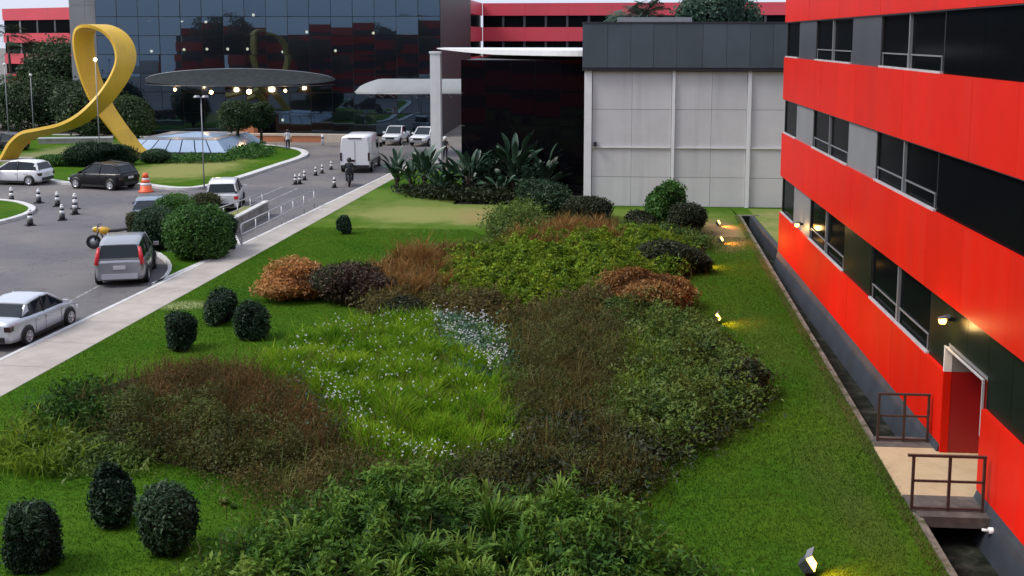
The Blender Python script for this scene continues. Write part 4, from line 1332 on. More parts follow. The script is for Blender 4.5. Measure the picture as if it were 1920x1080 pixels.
mass('rust_grass', 'rusty brown grass mound behind the purplish shrub', 'grass',
     [(690, 545), (720, 500), (790, 478), (850, 480), (880, 500), (850, 545), (800, 570), (730, 565)], 'blade', .95, B_org, 600, 15, lw=.026, lean=.55, hvar=.6, tint0=.42, tint_w=.4)
mass('rust_grass', 'orange brown grass in front of the low dark shrubs by the hall', 'grass',
     [(945, 470), (960, 440), (1040, 425), (1140, 425), (1160, 450), (1140, 478), (1060, 482), (980, 480)], 'blade', .9, B_org, 550, 16, lw=.034, lean=.5, hvar=.6, tint0=.5, tint_w=.4)
mass('rust_grass', 'small tuft of orange grass in the middle of the brown plants', 'grass',
     [(1085, 597), (1100, 582), (1130, 582), (1140, 600), (1110, 606)], 'blade', .9, B_org, 1500, 17, lw=.024, tint0=.65)
mass('olive_shrubs', 'olive shrubs at the far left corner of the garden bed', 'plants',
     [(925, 440), (930, 415), (970, 402), (1010, 412), (1010, 440), (960, 460)], 'leaf', 1.3, B_ol, 800, 18, leaf=.13, lw=.06, tint0=.5)
mass('mixed_plants', 'mixed low green plants along the far side of the garden bed', 'plants',
     [(650, 520), (720, 490), (790, 470), (880, 470), (930, 455), (960, 470), (860, 492), (820, 530), (760, 480)], 'leaf', .7, B_ol, 800, 19, leaf=.12, lw=.05)
mass('mixed_plants', 'mixed low green plants before the upright round shrub', 'plants',
     [(1140, 425), (1200, 425), (1320, 445), (1330, 460), (1260, 455), (1160, 450)], 'leaf', .7, B_ol, 800, 20, leaf=.12, lw=.05, tint0=.35)
mass('green_leaves', 'dark green leafy plants left of the russet grass', 'plants',
     [(70, 800), (110, 752), (200, 735), (235, 760), (190, 810), (110, 820)], 'leaf', .75, B_fg, 900, 21, leaf=.12, lw=.05, tint0=.15)
mass('lime_clump', 'bright lime green clump at the left tip of the garden bed', 'plants',
     [(22, 840), (40, 800), (90, 790), (135, 810), (130, 850), (100, 868), (40, 866)], 'blade', .75, B_limeleaf, 1000, 22, lw=.03, lean=.8, tint0=.36)
mass('green_leaves', 'green leafy plants between the lime clump and the russet grass', 'plants',
     [(110, 860), (140, 825), (200, 815), (250, 840), (300, 858), (240, 868), (160, 870)], 'leaf', .55, B_ol, 1000, 23, leaf=.12, lw=.04, tint0=.5)

# arching strap leaved clumps in the foreground
def straps(name, label, px, dens, h, mat, seed, z=.25, hump=0.0):
    poly = wpoly(px, z)
    x, y = scatter(poly, int(area(poly)*dens))
    w1 = Wavy(1.3, seed)
    e = np.clip(edge_dist(x, y, poly)/.5, .25, 1)
    nper = 26
    X = np.repeat(x, nper); Y = np.repeat(y, nper)
    ct = np.repeat(.42 + .42*w1(x, y) + RNG.normal(0, .2, len(x)), nper)
    hc = np.repeat(h*e*(1+.55*w1(x*1.3, y))*RNG.uniform(.6, 1.3, len(x)), nper)
    n = len(X)
    az = RNG.uniform(0, 2*np.pi, n)
    d = np.stack([np.cos(az), np.sin(az), np.zeros(n)], 1)
    s = np.stack([-np.sin(az), np.cos(az), np.zeros(n)], 1)
    L = hc*RNG.uniform(.7, 1.3, n); out = RNG.uniform(.25, 1.0, n)
    wd = RNG.uniform(.022, .055, n)[:, None]
    hm = np.repeat(hump*e*np.clip(.5+.6*w1(x*1.3, y)+.3*w1(y*2.1, x), 0, 1.3), nper)*RNG.uniform(.1, 1, n)
    root = np.stack([X, Y, hm], 1) + d*.04
    def pt(u):
        return root + d*(L*out*u**1.4*.8)[:, None] + np.array([0, 0, 1.])*(L*(1.55*u - (.45+.55*out)*u*u))[:, None]
    us = [0, .35, .65, .85, 1.0]; ws = [.8, 1, .9, .6, .06]
    q = []; tt = []
    for i in range(4):
        a, b = pt(us[i]), pt(us[i+1])
        q.append(np.stack([a - s*wd*ws[i]*.5, a + s*wd*ws[i]*.5, b + s*wd*ws[i+1]*.5, b - s*wd*ws[i+1]*.5], 1))
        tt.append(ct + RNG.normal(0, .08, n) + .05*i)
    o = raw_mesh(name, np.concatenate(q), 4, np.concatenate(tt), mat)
    tag(o, label, 'plants', kind='stuff')
straps('strap_leaf_plants', 'thick green arching strap leaved plants across the near foreground',
       [(340, 1140), (420, 1050), (500, 1000), (590, 960), (690, 915), (780, 898), (860, 905), (950, 938), (1050, 935), (1140, 930), (1165, 975), (1195, 1040), (1300, 1080), (1370, 1140)], 15, .34, B_fg, 51, hump=.5)
mass('foreground_leaves', 'low dark leaves under the strap leaved plants', 'plants',
     [(340, 1140), (420, 1050), (500, 1000), (590, 960), (690, 915), (780, 898), (860, 905), (950, 938), (1050, 935), (1140, 930), (1165, 975), (1195, 1040), (1300, 1080), (1370, 1140)], 'leaf', .72, B_fg, 1500, 24, leaf=.12, lw=.046, tint0=.42, tint_w=.5, hvar=.55, clump=1.5)
mass('wild_stems', 'thin brown and green stems mixed through the whole garden bed', 'plants', bed_px, 'blade', .8, B_mid, 40, 28, lw=.014, lean=.55, hvar=.6, z=0, tint0=.5, minh=.5)


# ------------------------------------------------------------------ lawn grass blades
def grass(name, label, poly_w, dens, h, mat, avoid=(), lw=.012):
    x, y = scatter(poly_w, int(area(poly_w)*dens))
    ok = np.ones(len(x), bool)
    for a in avoid:
        ok &= ~in_poly(x, y, a)
    x, y = x[ok], y[ok]
    n = len(x)
    w1, w2 = Wavy(4.5, 71), Wavy(.9, 72)
    tint = .46 + np.clip((y-30)*.014, -.22, .22) + .30*w1(x, y) + .15*w2(x, y) + RNG.normal(0, .14, n)
    az, sv = RNG.uniform(0, 6.283, n), RNG.uniform(0, 6.283, n)
    hh = h*RNG.uniform(.5, 1.2, n)*(1+.2*w2(x, y))
    r0 = np.stack([x, y, np.zeros(n)], 1)
    sd_ = np.stack([np.cos(sv), np.sin(sv), np.zeros(n)], 1)*lw*.5
    tip = r0 + np.stack([np.cos(az)*hh*.7, np.sin(az)*hh*.7, hh], 1)
    o = raw_mesh(name, np.stack([r0-sd_, r0+sd_, tip], 1), 3, tint, mat)
    tag(o, label, 'grass', kind='stuff')
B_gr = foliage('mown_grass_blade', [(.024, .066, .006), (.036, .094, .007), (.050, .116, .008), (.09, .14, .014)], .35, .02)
B_gr2 = foliage('strip_grass_blade', [(.022, .056, .006), (.033, .076, .007), (.047, .086, .009), (.085, .10, .02)], .35, .02)  # duller, less green ramp for the strip beside the channel
left_w = [(SWR[1][0]+.05, 16), (-14.95, 25.79), (-13.95, 50), (-2, 50), (0, 30), (0, 16)]
left_w = [(-16.0, 14), (-14.95, 25.9), (-13.9, 51), (-6, 51), (-1.5, 42), (-1.5, 14)]
grass('lawn_grass', 'short mown green grass on the left lawn beside the pavement', left_w, 620, .045, B_gr, (bed_w,), .016)
right_w = [(-1.5, 14), (-1.5, 42), (4, 50), (6.85, 50), (lipx(30)-.02, 30), (lipx(14)-.02, 14)]
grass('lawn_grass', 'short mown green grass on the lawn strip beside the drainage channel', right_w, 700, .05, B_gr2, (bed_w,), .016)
# dead grass along the channel lip
edge_w = [(lipx(14)-.28, 14), (lipx(56)-.25, 56), (lipx(56)+.06, 56), (lipx(14)+.05, 14)]
grass('lip_grass', 'yellowing grass hanging over the lip of the drainage channel', edge_w, 900, .07, foliage('dry_edge_blade', [(.05, .07, .02), (.10, .11, .035), (.18, .15, .06)], .3, .1), (), .014)
# daylily like tufts on the near lawn
straps('lawn_tuft', 'small pale grass tuft on the near lawn', [(405, 940), (440, 935), (450, 955), (410, 960)], 30, .26, B_ol, 61, 0)
straps('lawn_tuft', 'green spiky tuft at the near edge of the russet grass', [(320, 855), (350, 838), (378, 850), (350, 868)], 9, .55, B_fg, 62, 0)

# ------------------------------------------------------------------ banana like plants by the pavilion
def paddle(w=.34, L=1.0):
    """one paddle leaf of length 1 along +x, drooping, with a folded midrib"""
    vs, fs = [], []
    k_ = 7
    for i in range(k_+1):
        u = i/k_
        ww = w/2*math.sin(math.pi*min(1, .08+u*.92))**.65 if u < 1 else .005
        z = .22*u - .42*u*u
        vs += [(u*L, -ww, z+.05*ww/.17*0-.02), (u*L, 0, z-.05), (u*L, ww, z-.02)]
    for i in range(k_):
        for j in range(2):
            a = i*3+j
            fs.append((a, a+1, a+4, a+3))
    return MB().add(vs, fs, True)
def palmish(px, py, hgt, nl, seed, label):
    r = random.Random(seed)
    p = at(px, py, 0)
    t = thing('banana_plant', label, 'plant', p, r.uniform(0, 6), 'broad leaved plants before the black pavilion')
    st = MB()
    for i in range(3):
        a = r.uniform(0, 6.28)
        st.tube([(0, 0, -.03), (.1*math.cos(a), .1*math.sin(a), hgt*.2), (.18*math.cos(a), .18*math.sin(a), hgt*.36)], [.11, .09, .06], 7)
    st.build('trunk', M['bark'], t)
    nl = int(nl*1.7)
    for i in range(nl):
        az = 2.4*i + r.uniform(-.3, .3)
        elv = r.uniform(.35, 1.35) if i > 3 else r.uniform(1.1, 1.45)
        L = hgt*r.uniform(.26, .42)
        base = Vector((.12*math.cos(az), .12*math.sin(az), hgt*r.uniform(.15, .45)))
        pet = hgt*r.uniform(.10, .30)
        dirv = Vector((math.cos(az)*math.cos(elv), math.sin(az)*math.cos(elv), math.sin(elv)))
        tip = base + dirv*pet
        if not LEAF:
            o = paddle().build('leaf', M_palm, t)
            LEAF.append(o)
        else:
            o = share(LEAF[0], '', t, (0, 0, 0))
        o.location = tip
        o.rotation_euler = Matrix.Rotation(az, 3, 'Z').__matmul__(Matrix.Rotation(-elv, 3, 'Y')).__matmul__(Matrix.Rotation(r.uniform(-.7, .7), 3, 'X')).to_euler()
        o.scale = (L, L*r.uniform(.8, 1.2), L)
        st2 = MB().tube([base, tip], [.028, .02], 5).build('leaf_stalk', M_palm, t)
LEAF = []
M_palm = pm('broad_leaf', (.030, .070, .040), rough=.35, var=.35, vscale=1.2, col2=(.055, .11, .06), c2scale=.8)
for i, (a, b, h, nl, lb) in enumerate([
        (745, 352, 2.5, 18, 'broad leaved plant at the end of the pavement, leftmost of its row'),
        (798, 362, 2.9, 20, 'broad leaved plant in front of the white column'),
        (772, 356, 2.2, 14, 'short broad leaved plant between the two left ones'),
        (880, 366, 3.1, 20, 'dark broad leaved plant at the left corner of the black pavilion'),
        (845, 362, 2.4, 14, 'low broad leaved plant right of the white column'),
        (915, 366, 2.6, 14, 'broad leaved plant in the middle of the row'),
        (962, 366, 4.0, 20, 'tallest broad leaved plant with upright leaves against the black glass'),
        (990, 372, 2.2, 12, 'low broad leaved plant between the tallest one and the rightmost one'),
        (938, 374, 1.9, 12, 'low dark broad leaved plant before the tallest one'),
        (820, 372, 1.9, 12, 'low broad leaved plant at the near side of the row'),
        (1022, 368, 3.0, 18, 'broad leaved plant behind the flat topped shrub, rightmost of its row')]):
    palmish(a, b, h, nl, i+3, lb)
gc = 'ground_cover'
mass('low_cover', 'dark low leaves under the broad leaved plants', 'plants',
     [(735, 352), (800, 355), (900, 362), (1060, 366), (1060, 374), (900, 374), (800, 366)], 'leaf', .8, G_dk, 400, 25, leaf=.2, lw=.1)

# ------------------------------------------------------------------ trees
def tree(label, px, py, y, h, cw, chh, mat, n, leaf, seed, name='round_tree', group=None, trunk_h=None, ztop=None, amp=.25):
    p = at(px, py, 0) if y is None else at_y(px, py, y)
    t = thing(name, label, 'tree', (p.x, p.y, 0), 0, group)
    th = trunk_h or (h - chh*.6)
    MB().tube([(0, 0, -.1), (.05, 0, th*.6), (0, .03, th)], [cw*.045+.06, cw*.035+.04, cw*.025+.03], 8).build('trunk', M['bark'], t)
    lm = MB()
    r = random.Random(seed)
    for i in range(5):
        a = i*1.25 + r.random()
        lm.tube([(0, 0, th*.85), (cw*.2*math.cos(a), cw*.2*math.sin(a), th+chh*.15), (cw*.34*math.cos(a), cw*.34*math.sin(a), th+chh*.3)], [.07, .05, .03], 5)
    lm.build('limbs', M['bark'], t)
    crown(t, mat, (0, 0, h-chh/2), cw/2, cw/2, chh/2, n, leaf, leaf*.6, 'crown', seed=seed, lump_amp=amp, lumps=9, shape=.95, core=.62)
    return t
tree('round headed small tree in front of the terracotta counter', 446, 277, None, 4.0, 2.3, 2.4, G_tree, 5000, .2, 41, group='small round trees on the roundabout')
tree('round headed small tree right of the terracotta counter', 490, 277, None, 3.6, 2.0, 2.0, G_tree, 4500, .2, 42, group='small round trees on the roundabout')
tree('round dark tree just right of the yellow ribbon', 258, 262, None, 3.7, 2.9, 2.8, G_tree, 6000, .2, 43, group='small round trees on the roundabout')
gl = 'dark trees behind the yellow ribbon'
PALMS = [('tall palm at the left edge of the photo before the distant red wing', 12, 120, 9.2, 5, 22, 3.2), ('palm right of the tall one behind the left strand of the yellow ribbon', 42, 118, 7.6, 6, 22, 3.0),
         ('low palm behind the ribbon foot at the far left', 22, 108, 5.0, 7, 18, 2.4)]
tree('dark tree behind the left strand of the yellow ribbon', 75, 90, 116, 6.3, 5.5, 5, G_tree, 5000, .4, 45, 'dark_tree', gl)
tree('dark tree seen through the loop of the yellow ribbon', 165, 90, 99, 5.2, 6, 5, G_tree, 7000, .3, 46, 'dark_tree', gl)
tree('spreading dark tree behind the crossing of the yellow ribbon', 105, 90, 110, 8.2, 7.5, 6.5, G_tree, 8000, .35, 47, 'dark_tree', gl)
tree('low dark tree below the spreading one', 70, 90, 104, 4.6, 8, 4.4, G_tree, 7000, .3, 48, 'dark_tree', gl)
tree('low dark tree at the far left behind the ribbon foot', 0, 90, 106, 4.6, 6, 4.2, G_tree, 6000, .3, 49, 'dark_tree', gl)
gr = 'trees behind the grey hall'
tree('broad green tree rising behind the roof of the grey hall', 1335, 30, 92, 13.2, 5.9, 6, G_far, 9000, .3, 51, 'hall_tree', gr)
tree('smaller green tree left of the broad one behind the hall roof', 1292, 30, 90, 11.6, 3.0, 4, G_far, 5000, .3, 52, 'hall_tree', gr)
tree('green tree right of the broad one behind the hall roof', 1380, 30, 95, 11.9, 3.4, 4, G_far, 5000, .3, 56, 'hall_tree', gr)
def palm(label, px, y, h, seed, nf=16, L=2.4, mat=None, group='palms behind the grey hall'):
    p = at_y(px, 30, y)
    r = random.Random(seed)
    t = thing('palm_tree', label, 'palm tree', (p.x, p.y, 0), 0, group)
    MB().tube([(0, 0, -.1), (.1, 0, h*.5), (0, 0, h)], [.2, .16, .12], 8).build('trunk', M['bark'], t)
    for i in range(nf):
        az = 2.4*i + r.random()*.4
        el_ = r.uniform(-.1, 1.2)
        pts = []
        for j in range(6):
            u = j/5
            rr = L*u*math.cos(el_)
            pts.append(Vector((rr*math.cos(az), rr*math.sin(az), h + L*u*math.sin(el_) - .55*L*u*u)))
        n = 90
        u = RNG.uniform(.12, 1, n)
        pp = np.array([list(pts[min(int(q*5), 4)].lerp(pts[min(int(q*5), 4)+1], q*5-min(int(q*5), 4))) for q in u])
        side = np.where(RNG.uniform(0, 1, n) > .5, 1, -1)[:, None]*np.array([[-math.sin(az), math.cos(az), -.35]])
        ax = np.array([[math.cos(az), math.sin(az), -.2]])*.5
        dd = unit(side + ax)
        ll = (.55*np.sin(np.pi*(u*.85+.1)))[:, None]
        sw = np.array([[math.cos(az), math.sin(az), 0]])*.035
        v = np.stack([pp-sw, pp+sw, pp+dd*ll+sw*.3, pp+dd*ll-sw*.3], 1)
        f = raw_mesh('frond', v, 4, RNG.uniform(.2, .9, n), mat or G_far, t)
for q in PALMS:
    palm(*q, mat=G_tree, group='palms at the far left')
palm('palm with drooping fronds behind the left half of the hall roof', 1180, 84, 10.7, 1, 22)
palm('palm with drooping fronds touching its neighbour behind the hall roof', 1212, 86, 10.9, 2, 22)
palm('low palm right of the pair behind the hall roof', 1232, 82, 9.9, 3, 12, 1.6)
tree('low green tree between the palms and the broad tree', 1200, 30, 80, 10.3, 3.6, 3, G_far, 3500, .25, 53, 'hall_tree', gr)

t0 = tree('garden tree standing left of the viewpoint, mirrored in the glass building', 0, 0, 3, 11.5, 7, 8, G_tree, 5000, .4, 58, 'garden_tree', 'trees beside the viewpoint')
t0.location = (-24, 6, 0)
for (x_, y_, s_, lb) in ((-36, 4, 1.1, 'second garden tree from the viewpoint, mirrored in the glass building'), (-52, 7, .9, 'third garden tree from the viewpoint, mirrored in the glass building'), (-66, 3, 1.2, 'farthest garden tree left of the viewpoint, mirrored in the glass building')):
    dup(t0, (x_, y_, 0), s_*3, lb, s_)

# hedge and small bushes on the roundabout
bush('dark_hedge', 'dark irregular hedge behind the black hatchback on the roundabout', 178, 313, 1.6, 4.6, G1, 14000, .14, .08, 61, .95, z=0, amp=.25, depth=2.0)
bush('low_hedge', 'low green hedge between the dark hedge and the white hatchback', 108, 312, .75, 3.0, G2, 7000, .12, .06, 62, 1.0, amp=.15, depth=1.5)
bush('round_low_bush', 'low dark bush at the corner of the glass pyramid by the ribbon foot', 288, 306, .85, 2.1, G1, 7000, .12, .06, 63, .95, amp=.15, depth=1.4)
mass('roundabout_plants', 'strip of green plants along the near side of the glass pyramid', 'plants',
     [(300, 300), (320, 292), (430, 290), (440, 296), (380, 300)], 'leaf', .5, G2, 220, 26, leaf=.16, lw=.09)
mass('roundabout_plants', 'green hedge plants right of the glass pyramid', 'plants',
     [(430, 290), (440, 278), (490, 276), (510, 280), (500, 288), (450, 294)], 'leaf', .7, G2, 160, 27, leaf=.2, lw=.1)
# ================================================================== vehicles
_wheel = {}
def wheel(parent, x, y, r=.31, side=1):
    key = round(r, 2)
    if key not in _wheel:
        w_ = .2
        ty = MB().lathe([(r*.62, -w_/2), (r*.93, -w_/2), (r, -w_/2+.03), (r, w_/2-.03), (r*.93, w_/2), (r*.66, w_/2), (r*.65, w_/2-.07), (.0001, w_/2-.07)], 20, 'X').build('wheel', M['tyre'], parent)
        rm = MB()
        rm.lathe([(r*.62, w_/2-.03), (r*.66, w_/2-.002), (r*.58, w_/2-.005), (r*.56, w_/2-.04), (.02, w_/2-.045)], 20, 'X')
        for i in range(5):
            a = i*2*math.pi/5
            rm.box((w_/2-.02, math.cos(a)*r*.33, math.sin(a)*r*.33), (.03, r*.5, r*.16), Matrix.Rotation(a, 3, 'X'))
        rm.lathe([(r*.16, w_/2-.02), (r*.14, w_/2+.002), (.01, w_/2+.004)], 12, 'X')
        rm = rm.build('rim', M['alloy'], ty)
        _wheel[key] = (ty, rm)
        o = ty
    else:
        ty, rm = _wheel[key]
        o = ty.copy(); COL.objects.link(o); o.parent = parent
        q = rm.copy(); COL.objects.link(q); q.parent = o
    o.location = (x, y, r)
    o.rotation_euler = (0, 0, 0 if side > 0 else math.pi)
    return o
def body_ring(y, w, zb, zt, tuck=.9):
    h = [(.55*w, zb), (w*.93, zb+.03), (w*.985, zb+.14), (w, zb+(zt-zb)*.5), (w*.985, zt-(zt-zb)*.2), (w*.95, zt-.035), (w*.86, zt), (.5*w, zt+.012)]
    return [(x, y, z) for x, z in h] + [(-x, y, z) for x, z in h[::-1]]
def car(label, cat, loc, rz, paint, body, cab, wheels, wr=.31, roofz=1.36, group=None, rear_hatch=True, name='car', taill=None, scale=1.0, tail_tall=False, plate=True, rack=False, silver_bumper=False, tailm=None):
    """local axes: +y forward, +x right side, origin on the ground"""
    t = thing(name, label, cat, loc, rz, group)
    t.scale = (scale,)*3
    body_o = MB().loft([body_ring(*s) for s in body]).build('body', paint, t)
    yr, yf = body[0][0], body[-1][0]
    # cabin glass and painted roof, pillars
    rings = [[(-b, y, z0), (b, y, z0), (tp, y, z1), (tp*.8, y, z1+.01), (-tp*.8, y, z1+.01), (-tp, y, z1)] for y, z0, z1, b, tp in cab]
    MB().loft(rings, smooth=False).build('windows', M['car_glass'], t)
    rf = [(y, z1, tp) for y, z0, z1, b, tp in cab if z1 > roofz]
    rr = []
    for i, (y, z1, tp) in enumerate(rf):
        rr.append([(-tp-.025, y, z1-.035), (tp+.025, y, z1-.035), (tp+.012, y, z1+.012), (tp*.75, y, z1+.035), (0, y, z1+.042), (-tp*.75, y, z1+.035), (-tp-.012, y, z1+.012)])
    MB().loft(rr).build('roof', paint, t)
    def pillar(i, j, k_, w_=.05):
        for s in (1, -1):
            a = Vector((s*(cab[i][3]+.008), cab[i][0], cab[i][1]-.02)); b = Vector((s*(cab[j][4]+.008), cab[j][0], cab[j][2]))
            MB().tube([a, b], w_, 6).build('pillar', paint if k_ else M['black'], t)
    fi = max(i for i, c in enumerate(cab) if c[2] > roofz)
    ri = min(i for i, c in enumerate(cab) if c[2] > roofz)
    pillar(len(cab)-1, fi, True, .04)
    mid = len(cab)//2
    pillar(mid, mid, False, .035)
    # rear quarter panels
    for s in (1, -1):
        q = MB()
        y0, y1 = cab[0][0], cab[ri][0]
        pts = [(s*(cab[0][3]+.006), y0, cab[0][1]-.02), (s*(cab[ri][3]+.006), y1+.28, cab[ri][1]-.02), (s*(cab[ri][4]+.012), y1+.06, cab[ri][2]), (s*(cab[ri][4]+.012), y1-.04, cab[ri][2])]
        inn = [(p[0]-s*.07, p[1], p[2]) for p in pts]
        q.add(pts+inn, [(0, 1, 2, 3), (4, 5, 6, 7), (0, 1, 5, 4), (1, 2, 6, 5), (2, 3, 7, 6), (3, 0, 4, 7)])
        q.build('rear_pillar', paint, t)
    # arches and wheels
    hw = max(s[1] for s in body)
    for y in wheels:
        for s in (1, -1):
            MB().lathe([(wr*1.16, 0), (wr*1.18, .02), (.05, .022)], 20, 'X', (s*(hw-.012) if s > 0 else -(hw-.012)-.01, y, wr+.015)).build('wheel_arch', M['black'], t)
            wheel(t, s*(hw-.04), y, wr, s)
    # trims
    zb = body[len(body)//2][2]
    MB().bbox(-hw-.004, hw+.004, wheels[0]+wr*1.25, wheels[1]-wr*1.25, zb-.02, zb+.10).build('sill_trim', M['black'], t)
    MB().box((0, yr+.0, .40), (body[0][1]*1.7, .12, .18)).build('rear_bumper', M['car_pale'] if silver_bumper else M['black'], t)
    MB().box((0, yf-.02, .36), (body[-1][1]*1.6, .1, .2)).build('grille', M['black'], t)
    tl = tailm or M['tail']
    zt = body[0][3]
    for s in (1, -1):
        if tail_tall:
            c1, c2 = cab[0], cab[ri]
            a = Vector((s*(c1[3]-.01), c1[0]-.03, c1[1]-.18)); b = Vector((s*(c2[4]+.03), c2[0]-.05, c2[2]-.05))
            MB().tube([a, a.lerp(b, .5), b], [.085, .075, .05], 8).build('tail_light', tl, t)
        else:
            MB().box((s*(body[1][1]-.10), yr+.10, zt-.10), (.22, .22, .17)).build('tail_light', tl, t)
        MB().box((s*(body[-1][1]-.06), yf-.12, body[-1][3]-.07), (.26, .22, .13)).build('headlight', M['head'], t)
        mm = cab[-1]
        MB().box((s*(mm[3]+.20), mm[0]-.32, mm[1]+.09), (.2, .1, .13)).build('mirror', paint, t)
    if plate:
        MB().box((0, yr-.03, .72 if rear_hatch else .68), (.42, .03, .13)).build('number_plate', M['plate'], t)
    # rear window inset
    MB().box((0, cab[0][0]-.012, cab[0][1]+.02), (cab[0][3]*1.7, .03, .05)).build('rear_trim', paint, t)
    if rack:
        for s in (1, -1):
            MB().tube([(s*.58, rf[0][0]+.1, rf[0][1]+.05), (s*.60, rf[0][0]+.3, rf[0][1]+.10), (s*.60, rf[-1][0]-.2, rf[-1][1]+.10), (s*.58, rf[-1][0], rf[-1][1]+.05)], .02, 6).build('roof_rail', M['black'], t)
    # door seams
    d_ = MB()
    for y in (cab[mid][0], cab[-1][0]-.45, cab[0][0]+.75):
        for s in (1, -1):
            d_.bbox(s*(hw+.001)-.003, s*(hw+.001)+.003, y-.006, y+.006, zb+.12, cab[mid][1]-.16)
    d_.build('door_seam', M['black'], t)
    for y in (cab[mid][0]+.12, cab[0][0]+.95):
        for s in (1, -1):
            MB().box((s*(hw+.008), y, cab[mid][1]-.18), (.03, .16, .035)).build('door_handle', paint if paint != M['car_silver'] else M['black'], t)
    return t
HATCH_B = [(-1.95, .70, .36, .80), (-1.90, .80, .24, .93), (-1.55, .845, .2, .98), (-.9, .86, .19, .97), (0, .86, .19, .95), (.8, .855, .2, .93), (1.25, .84, .2, .88), (1.7, .79, .22, .77), (1.93, .66, .3, .60)]
HATCH_C = [(-1.86, .94, .97, .77, .74), (-1.62, .95, 1.36, .79, .64), (-1.35, .95, 1.44, .80, .65), (-.45, .94, 1.50, .80, .66), (.15, .93, 1.46, .80, .63), (1.12, .90, .93, .77, .72)]
MPV_B = [(-2.0, .72, .34, .88), (-1.97, .82, .24, .98), (-1.6, .855, .2, 1.02), (-.9, .86, .19, 1.01), (0, .86, .19, 1.0), (.8, .855, .2, .98), (1.25, .84, .2, .93), (1.75, .79, .22, .80), (1.98, .66, .3, .62)]
MPV_C = [(-1.95, 1.0, 1.03, .79, .76), (-1.80, 1.0, 1.48, .80, .66), (-1.55, 1.0, 1.56, .81, .67), (-.45, .99, 1.62, .81, .68), (.25, .98, 1.57, .81, .65), (1.2, .95, .98, .78, .73)]
SED_B = [(-2.2, .68, .36, .86), (-2.14, .80, .25, .98), (-1.6, .85, .2, 1.01), (-.9, .87, .19, .97), (0, .87, .19, .95), (.9, .86, .2, .93), (1.4, .84, .2, .87), (1.95, .78, .22, .74), (2.18, .64, .3, .58)]
SED_C = [(-1.55, .97, 1.0, .78, .74), (-1.0, .96, 1.33, .80, .64), (-.75, .96, 1.40, .80, .65), (-.2, .95, 1.45, .80, .66), (.3, .94, 1.42, .80, .63), (1.25, .91, .94, .77, .72)]
def heading(a, b):
    d = Vector(b) - Vector(a)
    return math.atan2(-d.x, d.y)
RH = heading(xy(0, 678), xy(725, 330))        # along the pavement
def along(px, py, dx, dy, rz, z=ROAD):
    """ground point px,py is the local point (dx, dy) of the vehicle -> its origin"""
    p = at(px, py, z)
    c, s = math.cos(rz), math.sin(rz)
    return (p.x - (c*dx - s*dy), p.y - (s*dx + c*dy), z)
car('white sedan at the left edge of the photo, parked along the pavement', 'car', along(50, 647, .79*.88, -1.3*.88, RH), RH, M['car_pale'], SED_B, SED_C, (-1.3, 1.32), .32, 1.30, name='parked_car', rear_hatch=False, tailm=M['tail_dark'], scale=.88)
car('silver hatchback with tall red tail lights and a white rear bumper, seen from behind', 'car', along(226, 538, 0, -2.0, .29), .29, M['car_silver'], MPV_B, MPV_C, (-1.25, 1.25), .31, 1.42, name='parked_car', tail_tall=True, silver_bumper=True, scale=1.03)
car('blue grey car half hidden behind the round green bushes', 'car', along(277, 436, 0, -2.1, .27), .27, M['car_blue'], SED_B, SED_C, (-1.3, 1.32), .32, 1.30, name='parked_car', rear_hatch=False)
car('white hatchback behind the ramp railing', 'car', along(417, 399, 0, -2.0, .24), .24, M['car_white'], MPV_B, MPV_C, (-1.25, 1.25), .31, 1.42, name='parked_car')
hp = heading(xy(60, 345, ROAD), xy(-30, 343, ROAD))
car('white hatchback turning left at the left edge of the roundabout', 'car', along(56, 348, .79*-1, -1.22, hp), hp, M['car_white'], HATCH_B, HATCH_C, (-1.22, 1.24), .31, 1.33, name='driving_car', tailm=M['tail_dark'], scale=1.0)
hp = heading(xy(208, 357, ROAD), xy(142, 353, ROAD)) 
car('black hatchback beside the roundabout, in front of the orange barrel', 'car', along(208, 357, -.79, -1.22, hp), hp, M['car_black'], HATCH_B, HATCH_C, (-1.22, 1.24), .31, 1.33, name='driving_car', tailm=M['tail_dark'], rack=True, scale=1.05)
car('dark car half hidden behind the left foot of the yellow ribbon', 'car', along(10, 283, 0, 0, 1.2), 1.2, M['car_black'], HATCH_B, HATCH_C, (-1.22, 1.24), .31, 1.33, name='driving_car')

# white van
vr = heading(xy(640, 372), xy(725, 330))*.5 + RH*.5
t = thing('delivery_van', 'tall white delivery van seen from behind beside the pavement', 'van', along(666, 325, 0, -2.6, .05), .05)
def vring(y, w, zb, zt, tw):
    h = [(w*.6, zb), (w, zb+.05), (w*1.0, 1.2), (w*.975, zt-.7), (tw, zt-.12), (tw*.93, zt-.02), (tw*.5, zt)]
    return [(x, y, z) for x, z in h] + [(-x, y, z) for x, z in h[::-1]]
MB().loft([vring(-2.6, .96, .42, 2.42, .86), (vring(-2.52, 1.0, .35, 2.5, .90)), vring(1.3, 1.0, .35, 2.5, .90), vring(1.75, .99, .35, 2.36, .84)]).build('body', M['car_white'], t)
MB().loft([vring(1.76, .98, .36, 1.9, .86), vring(2.3, .92, .38, 1.34, .80), vring(2.65, .82, .45, 1.16, .72)]).build('hood', M['car_white'], t)
